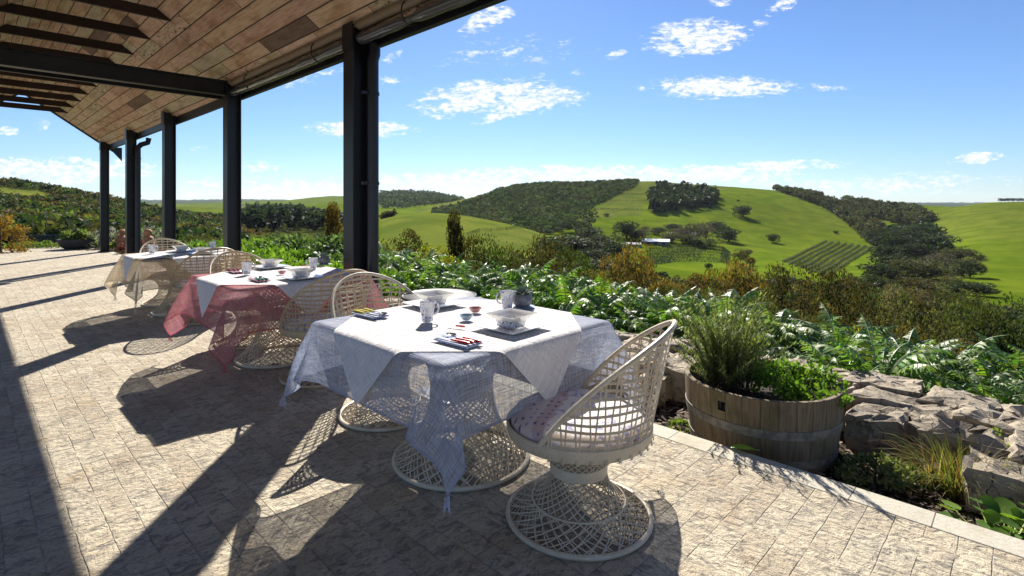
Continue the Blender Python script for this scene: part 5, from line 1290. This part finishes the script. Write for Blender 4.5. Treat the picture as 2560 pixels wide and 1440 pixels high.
# farm trees and lone paddock trees: x, base, top, colour, kind, where, width
for a in [(1441, 582, 538, 'dark', 'spread', 'at the left end of the farm trees, below the wooded hill', 88), (1412, 632, 580, 'dark', 'round', 'at the foot of the green knoll', 110), (1567, 597, 545, 'dark', 'round', 'standing tallest among the farm trees', 56),
          (1523, 655, 592, 'dark', 'round', 'left of the white farm shed', 95), (1480, 668, 615, 'dark', 'round', 'between the knoll and the farm shed', 80), (1605, 603, 562, 'purple', 'bare', 'just left of the farm shed roof', 42), (1645, 586, 565, 'dark', 'round', 'behind the farm shed', 32),
          (1684, 578, 556, 'dark', 'round', 'behind the bare farm trees', 38), (1742, 604, 552, 'purple', 'bare', 'above the curved vine rows', 62), (1715, 603, 566, 'purple', 'bare', 'right of the farm shed', 48), (1765, 600, 565, 'purple', 'bare', 'right of the tallest bare tree', 40),
          (1680, 606, 575, 'olive', 'round', 'immediately right of the farm shed', 44), (1787, 578, 549, 'dark', 'round', 'at the top right of the farm cluster', 40), (1808, 592, 558, 'dark', 'round', 'beside the round dark pair at the paddock edge', 36), (1823, 605, 566, 'dark', 'round', 'rightmost of the farm cluster', 50),
          (1858, 543, 509, 'dark', 'round', 'alone on the hillside right of the pine block', 40), (1932, 607, 581, 'dark', 'round', 'alone in the lower green paddock', 28), (2089, 585, 576, 'dark', 'round', 'tiny and alone near the diagonal belt', 12), (1845, 504, 498, 'dark', 'round', 'tiny and alone above the hillside clump', 7),
          (1856, 648, 620, 'brown', 'round', 'at the right end of the curved vine rows', 36), (1877, 664, 640, 'dark', 'round', 'small, right of the curved vine rows', 20), (1862, 692, 655, 'purple', 'bare', 'below the curved vine rows', 42), (1772, 673, 655, 'dark', 'round', 'small, in front of the curved vine rows', 16),
          (1370, 585, 570, 'dark', 'round', 'small, on the saddle right of the knoll', 26), (1395, 578, 566, 'dark', 'round', 'small, on the saddle by the farm trees', 24), (862, 545, 532, 'dark', 'round', 'small and dark just left of the nearest post', 18),
          (2425, 694, 645, 'dark', 'round', 'alone at the edge of the lower right paddock', 52), (2245, 640, 575, 'dark', 'round', 'in the gully below the belts', 60), (2290, 652, 600, 'dark', 'round', 'in the gully, right of the belt foot', 70), (2215, 655, 605, 'dark', 'round', 'at the foot of the diagonal belt', 60),
          (2350, 605, 585, 'purple', 'bare', 'on the bank right of the gully', 50), (2305, 600, 560, 'dark', 'spread', 'at the end of the upper belt', 70), (1517, 541, 532, 'dark', 'round', 'small, at the right end of the hillside hedge', 14)] + [
          (1385, 640, 590, 'dark', 'round', 'left in the dark clump below the knoll', 80), (1450, 640, 588, 'dark', 'round', 'right in the dark clump below the knoll', 84), (1470, 600, 560, 'dark', 'round', 'below the spreading tree at the farm', 60), (1500, 625, 578, 'dark', 'round', 'in the middle of the farm trees', 66),
          (1545, 640, 600, 'dark', 'round', 'just below the tall farm tree', 60), (1500, 690, 640, 'dark', 'round', 'in the dark foreground of the farm', 100), (1560, 680, 645, 'green', 'round', 'in front of the curved vineyard at left', 70), (1590, 600, 572, 'dark', 'round', 'tucked left of the shed', 40),
          (1700, 590, 566, 'olive', 'round', 'low behind the shed', 44), (1725, 610, 580, 'olive', 'round', 'right behind the curved vineyard', 44), (1760, 620, 590, 'green', 'round', 'over the top of the curved vineyard', 44),
          (2205, 610, 560, 'dark', 'round', 'at the lower end of the diagonal belt', 60), (2260, 620, 565, 'dark', 'round', 'deep in the gully', 76), (2330, 630, 580, 'dark', 'round', 'at the right side of the gully', 80), (2235, 690, 625, 'dark', 'round', 'below the gully, left', 90), (2300, 700, 640, 'olive', 'round', 'below the gully, centre', 100),
          (2190, 700, 650, 'dark', 'round', 'right of the straight vineyard', 70), (2360, 680, 630, 'purple', 'bare', 'below the gully, right', 70), (2400, 650, 615, 'olive', 'round', 'on the grassy bank at right', 60), (2150, 720, 680, 'green', 'round', 'under the straight vineyard corner', 70),
          (1985, 735, 690, 'dark', 'round', 'in front of the straight vineyard at left', 70), (1860, 735, 690, 'dark', 'round', 'between the vineyards, low', 60), (1960, 712, 682, 'brown', 'round', 'at the left edge of the straight vineyard', 50), (2440, 740, 700, 'dark', 'round', 'at the left of the lower right paddock', 70),
          (2310, 745, 690, 'brown', 'round', 'brownish, left of the lower right paddock', 90), (2390, 790, 735, 'dark', 'round', 'below the lower right paddock, left', 100), (2500, 810, 762, 'dark', 'round', 'below the lower right paddock, right', 100)]:
    plant(a[0], a[1], a[2], a[3], a[4], a[5], a[6])
for k, px in enumerate((2502, 2512, 2522, 2533, 2546, 2556)): plant(px, 500, 494, 'dark', 'spread', f'on the right skyline, number {("one", "two", "three", "four", "five", "six")[k]} from the left of the row', 12)
# nearer autumn trees and shrubs on the slope below the garden
near = [(988, 640, 580, 'brown', 'round', 'just right of the nearest post', 60, 34), (1040, 650, 590, 'green', 'shrub', 'between the nearest post and the yellow shrub', 60, 30), (1084, 668, 585, 'yellow', 'shrub', 'glowing in front of the green knoll', 115, 20), (1137, 650, 568, 'brown', 'cone', 'behind the glowing yellow shrub', 62, 34),
        (1165, 680, 610, 'olive', 'shrub', 'right of the yellow shrub', 80, 28), (1221, 690, 598, 'brown', 'round', 'in front of the knoll, left one of a pair', 46, 34), (1252, 692, 600, 'green', 'round', 'in front of the knoll, right one of a pair', 60, 33), (1300, 692, 622, 'brown', 'shrub', 'in front of the knoll field', 70, 38), (1360, 705, 598, 'brown', 'round', 'tall at the right end of the knoll', 100, 36),
        (1330, 700, 640, 'orange', 'shrub', 'in front of the knoll, low and rusty', 60, 33), (1440, 700, 612, 'green', 'round', 'in front of the dark farm trees', 80, 42), (1458, 720, 640, 'olive', 'shrub', 'below the dark farm trees', 110, 30), (1425, 720, 650, 'brown', 'shrub', 'dark and low above the cardoons', 80, 24), (1563, 712, 618, 'orange', 'round', 'tall and rusty in front of the farm shed', 78, 38), (1520, 712, 655, 'brown', 'shrub', 'left of the tall rusty tree', 70, 30),
        (1620, 722, 671, 'olive', 'shrub', 'right of the tall rusty tree', 90, 36), (1705, 715, 656, 'orange', 'shrub', 'in front of the curved vine rows', 80, 44), (1660, 735, 684, 'brown', 'shrub', 'below the curved vine rows', 90, 34), (1750, 740, 678, 'olive', 'shrub', 'in front of the vine rows, grey green', 90, 38), (1829, 740, 655, 'orange', 'round', 'upright between the two vineyards', 72, 42),
        (1800, 770, 716, 'olive', 'shrub', 'above the rosemary', 110, 26), (1881, 782, 714, 'olive', 'round', 'right of the upright rusty tree', 100, 34), (1979, 770, 672, 'brown', 'round', 'in front of the straight vine rows, tall', 76, 44), (1930, 790, 746, 'brown', 'shrub', 'in front of the grey roof', 90, 32), (2060, 780, 716, 'orange', 'shrub', 'rusty patch in front of the straight vine rows', 80, 48),
        (2106, 785, 675, 'brown', 'round', 'right of the rusty patch', 92, 46), (2030, 800, 736, 'olive', 'shrub', 'below the tall brown one', 90, 34), (2160, 760, 708, 'brown', 'shrub', 'at the right end of the straight vine rows', 80, 60), (2256, 745, 688, 'pale', 'shrub', 'pale bank of it in the gully', 150, 75), (2210, 815, 722, 'olive', 'round', 'large, centre right of the valley', 150, 40),
        (2130, 815, 756, 'brown', 'shrub', 'left of the large olive one', 100, 36), (2330, 770, 700, 'brown', 'shrub', 'right of the pale bank', 110, 62), (2370, 820, 745, 'olive', 'round', 'broad, below the lower right paddock', 150, 42), (2300, 840, 770, 'brown', 'shrub', 'below the large olive ones', 120, 30), (2450, 830, 750, 'green', 'round', 'dark, below the pond edge', 120, 44),
        (2540, 850, 762, 'green', 'round', 'at the right edge below the paddock', 110, 42), (2346, 868, 808, 'orange', 'shrub', 'golden and low above the cardoons at right', 190, 20), (2240, 852, 800, 'orange', 'shrub', 'golden, left of the low golden bank', 120, 19), (2470, 900, 835, 'brown', 'shrub', 'dark at the right above the cardoons', 150, 20), (2545, 915, 840, 'olive', 'shrub', 'at the right edge above the cardoons', 120, 18),
        (2170, 830, 791, 'yellow', 'shrub', 'small and glowing above the cardoon row', 70, 18), (2070, 810, 771, 'brown', 'shrub', 'low, above the barrel', 100, 22), (1690, 735, 706, 'yellow', 'shrub', 'golden, above the front cardoons', 90, 17), (1560, 728, 690, 'green', 'shrub', 'low and green above the front cardoons', 90, 18), (1770, 770, 738, 'yellow', 'shrub', 'golden, left above the rosemary', 80, 17),
        (830, 615, 541, 'orange', 'cone', 'with a rusty top, left of the nearest post', 80, 38), (755, 620, 583, 'orange', 'shrub', 'low and orange between the posts', 70, 30), (700, 618, 590, 'brown', 'shrub', 'low, between the two nearest posts', 80, 40), (800, 625, 588, 'orange', 'shrub', 'at the foot of the rusty-topped one', 60, 33), (870, 640, 590, 'green', 'shrub', 'beside the nearest post', 70, 30),
        (640, 605, 572, 'brown', 'shrub', 'below the dark plantation', 90, 60), (500, 590, 560, 'olive', 'shrub', 'between the second and third posts', 90, 50), (1900, 735, 706, 'brown', 'shrub', 'small, left of the grey roof', 60, 60), (2400, 745, 700, 'olive', 'shrub', 'small, left of the lower right paddock', 70, 90), (2000, 735, 716, 'dark', 'shrub', 'below the straight vine rows', 60, 70), (2480, 775, 735, 'olive', 'shrub', 'below the lower right paddock', 90, 70)]
for a in near: plant(a[0], a[1], a[2], a[3], a[4], a[5], a[6], True, a[7])

# ------------------------------------------------------------------ woodland and scrub masses
_ic = None
def ico():
    global _ic
    if _ic is None:
        import bmesh
        bm = bmesh.new(); bmesh.ops.create_icosphere(bm, subdivisions=2, radius=1); _ic = (np.array([v.co[:] for v in bm.verts]), np.array([[v.index for v in f.verts] for f in bm.faces])); bm.free()
    return _ic
def wood(name, label, poly, n, hmin, hmax, cols, ymin, ymax, hole=None, leafy=46, wf=.62, ls=(.09, .16)):
    xs = [p[0] for p in poly]; us = rng.uniform((min(xs)-1280)/F, (max(xs)-1280)/F, n*40)
    Y = np.exp(rng.uniform(math.log(ymin), math.log(ymax), n*40)); keep = rng.random(n*40) < (Y/ymax)**.8; us = us[keep]; Y = Y[keep]
    X = us*Y; Z = terrain(X, Y); px = 1280+F*us; py = HZ+(HC-Z)/Y*F; ok = inpoly(px, py, poly)
    if hole is not None: ok &= ~inpoly(px, py, hole)
    X, Y, Z = X[ok][:n], Y[ok][:n], Z[ok][:n]; n = len(X); cols = np.array(cols)
    # clumps: colour follows a slow noise so that neighbours resemble each other
    if not leafy:
        V0, F0 = ico(); h = rng.uniform(hmin, hmax, n); w = h*rng.uniform(wf*.75, wf*1.2, n)*.62
        d = V0[None]*(1+rng.normal(0, .16, (n, len(V0), 1))); V = np.empty((n, len(V0), 3)); V[:, :, 0] = X[:, None]+d[:, :, 0]*w[:, None]; V[:, :, 1] = Y[:, None]+d[:, :, 1]*w[:, None]; V[:, :, 2] = Z[:, None]+h[:, None]*.55+d[:, :, 2]*h[:, None]*.47
        Fq = (F0[None]+np.arange(n)[:, None, None]*len(V0)).reshape(-1, 3); nf = len(F0)
        cl = fbm2(X/45, Y/45, 3, 4.)*.5+.5; ci = np.clip(((cl+rng.normal(0, .28, n))*len(cols)).astype(int), 0, len(cols)-1)
        C = np.repeat(cols[ci]*rng.uniform(.75, 1.25, (n, 1)), nf, 0)*rng.uniform(.75, 1.3, (n*nf, 1))
        o = npmesh(name, V.reshape(-1, 3), Fq, leafm, C)
    else:
        nl = leafy; h = hmin*.8+(hmax*1.25-hmin*.8)*rng.random(n)**1.5; w = h*rng.uniform(wf*.7, wf*1.3, n)
        # lobed crowns: several sub-centres each
        sub = rng.normal(0, 1, (n, 7, 3)); sub /= np.linalg.norm(sub, axis=2, keepdims=True); sub *= rng.uniform(.3, .75, (n, 7, 1))
        which = rng.integers(0, 7, (n, nl)); ctr = np.take_along_axis(sub, which[:, :, None].repeat(3, 2), 1)
        d = rng.normal(0, 1, (n, nl, 3)); d /= np.linalg.norm(d, axis=2, keepdims=True); P = ctr+d*rng.uniform(.25, .45, (n, nl, 1))
        P = P*np.stack([w, w, h*.5], 1)[:, None, :]*.8+np.stack([X, Y, Z+h*.45], 1)[:, None, :]
        P = P.reshape(-1, 3); sz = np.repeat(h, nl)*rng.uniform(ls[0], ls[1], n*nl)
        a = rng.normal(0, 1, (n*nl, 3)); a /= np.linalg.norm(a, axis=1, keepdims=True); b = np.cross(a, rng.normal(0, 1, (n*nl, 3))); b /= np.linalg.norm(b, axis=1, keepdims=True)
        V = np.stack([P-a*sz[:, None], P+b*sz[:, None]*.6, P+a*sz[:, None], P-b*sz[:, None]*.6], 1).reshape(-1, 3); Fq = np.arange(len(V)).reshape(-1, 4)
        cl = fbm2(X/22, Y/22, 3, 1.)*.5+.5; ci = np.clip(((cl+rng.normal(0, .25, n))*len(cols)).astype(int), 0, len(cols)-1)
        C = np.repeat(cols[ci]*rng.uniform(.55, 1.5, (n, 1)), nl, 0)*rng.uniform(.85, 1.15, (n*nl, 1))
        o = npmesh(name, V, Fq, leafm, C)
    return tag(o, kind='stuff')
GW = [(.028, .05, .018), (.05, .085, .022), (.022, .04, .018), (.08, .12, .03), (.055, .062, .03)]
DW = [(.016, .03, .018), (.022, .036, .02), (.018, .03, .022), (.028, .04, .022)]
wood('hill_woodland', '', F1, 8000, 4.5, 8, GW, 560, 1300)
wood('pine_block', '', F2, 420, 14, 22, DW, 560, 1300, wf=.5)
wood('diagonal_tree_belt', '', F3, 1300, 8, 14, [(.04, .05, .025), (.05, .055, .025), (.07, .06, .03), (.03, .045, .02)], 400, 1300)
wood('upper_tree_belt', '', F4, 1100, 8, 14, [(.035, .045, .022), (.05, .055, .025), (.04, .05, .022)], 560, 1300)
wood('gully_woodland', '', F5, 420, 8, 14, DW+GW[:2], 300, 1000)
wood('bush_covered_hill', '', F6, 7500, 3.5, 7, GW+[(.09, .085, .04), (.10, .07, .03)], 100, 560, F6h)
wood('dark_plantation', '', F7, 600, 14, 20, DW, 380, 1300, wf=.4)
wood('far_hill_bush', '', [(950, 474), (990, 468), (1180, 490), (1080, 528), (950, 530)], 1400, 8, 14, [(.035, .06, .03), (.05, .075, .03), (.03, .045, .025)], 1350, 2600)
wood('valley_scrub', '', F8, 1250, 1.8, 5.0, TC['green']+TC['olive']+TC['dark'][:2]+TC['brown'][:2]+[(.12, .08, .03), (.13, .12, .03)], 62, 430, leafy=260, wf=.7, ls=(.045, .085))
wood('valley_scrub_left', '', F10, 520, 2., 4.6, TC['olive']+TC['green']+[(.10, .07, .025), (.12, .08, .03)], 62, 480, leafy=220, wf=.7, ls=(.045, .09))
wood('bank_scrub', '', F9, 420, 2., 5, [(.07, .08, .035), (.12, .11, .06), (.05, .055, .03)], 250, 900, leafy=70, wf=.8, ls=(.07, .13))
wood('knoll_edge_scrub', '', [(955, 535), (1000, 523), (1100, 519), (1190, 530), (1190, 538), (1060, 530), (1000, 536), (955, 552)], 130, 3, 6, TC['brown'], 455, 620, leafy=80, ls=(.07, .14))
wood('ridge_trees', '', [(1640, 440), (1860, 449), (1860, 457), (1640, 452)], 120, 5, 9, GW, 1100, 1260)

wood('near_slope_scrub', '', F8+[], 120, 1.2, 2.6, TC['green']+TC['olive']+TC['brown'][:2]+[(.15, .10, .035), (.20, .18, .04), (.10, .15, .03)], 16, 64, leafy=1500, wf=.8, ls=(.018, .036))
wood('near_slope_scrub', '', [(620, 560), (880, 575), (955, 625), (955, 1000), (620, 1000)], 50, 1.0, 1.7, TC['olive']+TC['green']+[(.12, .08, .03)], 26, 64, leafy=1300, wf=.8, ls=(.02, .04))
# hedgerows on the paddocks and vine rows
def hedge(name, pts, h, w, col, lab, cat, grp, gap=.0, n=16):
    V = []; mm = MB(); root_p = T(*pts[0], 100); P = []
    for (a, b) in zip(pts[:-1], pts[1:]):
        pa, pb = T(*a, 100), T(*b, 100); L = (pb-pa).length; k = max(2, int(L/w*1.3))
        for i in range(k):
            q = pa.lerp(pb, i/k); q.z = float(terrain(q.x, q.y)); P.append(q)
    st = random.getstate(); random.seed(len(P)+int(pts[0][0]))
    for q in P:
        if random.random() < gap: continue
        c = q-root_p; leafcloud(mm, (c.x, c.y, c.z+h*.5), (w*.75, w*.75, h*.55), n, h*.38, col, 1.2, shell=.3)
    random.setstate(st)
    o = mm.build(name, leafm, None, smooth=False, loc=root_p); return tag(o, lab, cat, grp)
ordn = ['first', 'second', 'third', 'fourth', 'fifth', 'sixth', 'seventh', 'eighth', 'ninth', 'tenth']
for k in range(8):
    t = k/7; a = (1958+(2061-1958)*t, 656+(692-656)*t); b = (2066+(2181-2066)*t, 604+(618-604)*t)
    m_ = ((a[0]+b[0])/2, (a[1]+b[1])/2)
    hedge('vine_row', [a, m_, b], 1.9, 1.15, [(.12, .135, .09), (.15, .16, .11), (.09, .11, .07)], f'{ordn[k]} row from the left in the straight sloping vineyard', 'vine row', 'vine rows of the straight vineyard')
for k in range(6):
    t = k/5; y0 = 664-40*t; pts = [(1604+20*t, y0), (1680+12*t, y0-6*(1-t)-3), (1750+8*t, y0-10), (1800+6*t, y0-7+4*t), (1826-2*t, y0-2+12*t)]
    hedge('vine_row', pts, 1.9, 1.5, [(.03, .045, .03), (.045, .06, .04), (.022, .035, .022)], f'{ordn[k]} row from the bottom in the curved vineyard below the farm', 'vine row', 'vine rows of the curved vineyard')
for k, pts in enumerate(([(1465, 484), (1540, 486), (1618, 487)], [(1455, 503), (1540, 504), (1622, 505)], [(1450, 524), (1540, 525), (1625, 528)])):
    hedge('hedgerow', pts, 2.4, 2.4, TC['dark'], f'{("top", "middle", "bottom")[k]} hedgerow of three across the hill left of the pine block', 'hedge', 'hedgerows on the hill', 0, 12)
hedge('hedgerow', [(1458, 545), (1475, 544), (1500, 543)], 9, 7, TC['dark'], 'short thick dark hedge at the foot of the hill paddock', 'hedge', 'hedgerows on the hill', 0, 40)
hedge('hedgerow', [(1168, 588), (1200, 577), (1260, 575), (1310, 571)], 1.6, 2., TC['green'], 'thin hedge line crossing the green knoll', 'hedge', 'hedgerows on the hill', 0, 12)

# farm buildings
def farm(px, py, wpx, hpx, lab, roofc, depth=1.):
    p = T(px, py, 100); w = wpx/F*p.y; h = hpx/F*p.y; root = empty('farm_shed', p, -.3); tag(root, lab, 'shed'); d = w*.5*depth
    m = MB(); m.box(-w/2, w/2, -d/2, d/2, -1, h*.55); m.build('wall', mat_plain('shed_wall', (.16, .15, .15), .8), root, smooth=False)
    m = MB(); o = w*.04; vs = [(x, y, z) for x in (-w/2-o, w/2+o) for y, z in ((-d/2-o, h*.55), (0, h), (d/2+o, h*.55), (0, h-.25*h), )]
    m.add(vs, [(0, 4, 5, 1), (1, 5, 6, 2), (0, 1, 3), (1, 2, 3), (4, 7, 5), (5, 7, 6), (0, 3, 7, 4), (3, 2, 6, 7)]); m.build('roof', mat_plain('metal_roof', roofc, .45), root, smooth=False)
    m = MB()
    for k in (-.3, 0, .3): m.box(w*k-w*.06, w*k+w*.06, -d/2-.05, -d/2-.01, 0, h*.4)
    m.build('doorway_panel', mat_plain('opening_shade', (.02, .02, .02), .8), root, smooth=False)  # near-black panels on the wall stand in for the shade inside doorways
farm(1640, 610, 62, 13, 'white-roofed farm shed among dark trees in the valley', (.72, .72, .76))
farm(1585, 616, 34, 9, 'small grey lean-to shed left of the white-roofed farm shed', (.35, .33, .36))
farm(1932, 712, 34, 12, 'grey metal roof showing between the valley trees below the straight vineyard', (.42, .42, .52))
farm(1706, 590, 60, 9, 'long low pale roof half hidden behind the bare farm trees', (.5, .48, .5))
farm(2180, 716, 40, 9, 'small white roof in the scrub right of the straight vineyard', (.65, .65, .68))

# ------------------------------------------------------------------ air
def haze():
    nt = newmat('haze'); v = nt.node('ShaderNodeVolumePrincipled', {'Color': (.80, .88, 1., 1), 'Density': 1.8e-5, 'Anisotropy': .3})
    nt.l.new(v.outputs[0], nt.out.inputs['Volume'])
    m = MB(); m.box(-45000, 45000, -400, 12300, -260, 260); tag(m.build('haze', nt.mat, smooth=False), kind='stuff')
haze()
for _o in bpy.data.objects:
    if 'label' in _o and not 4 <= len(_o['label'].split()) <= 16: print('LONG', len(_o['label'].split()), _o['label'])
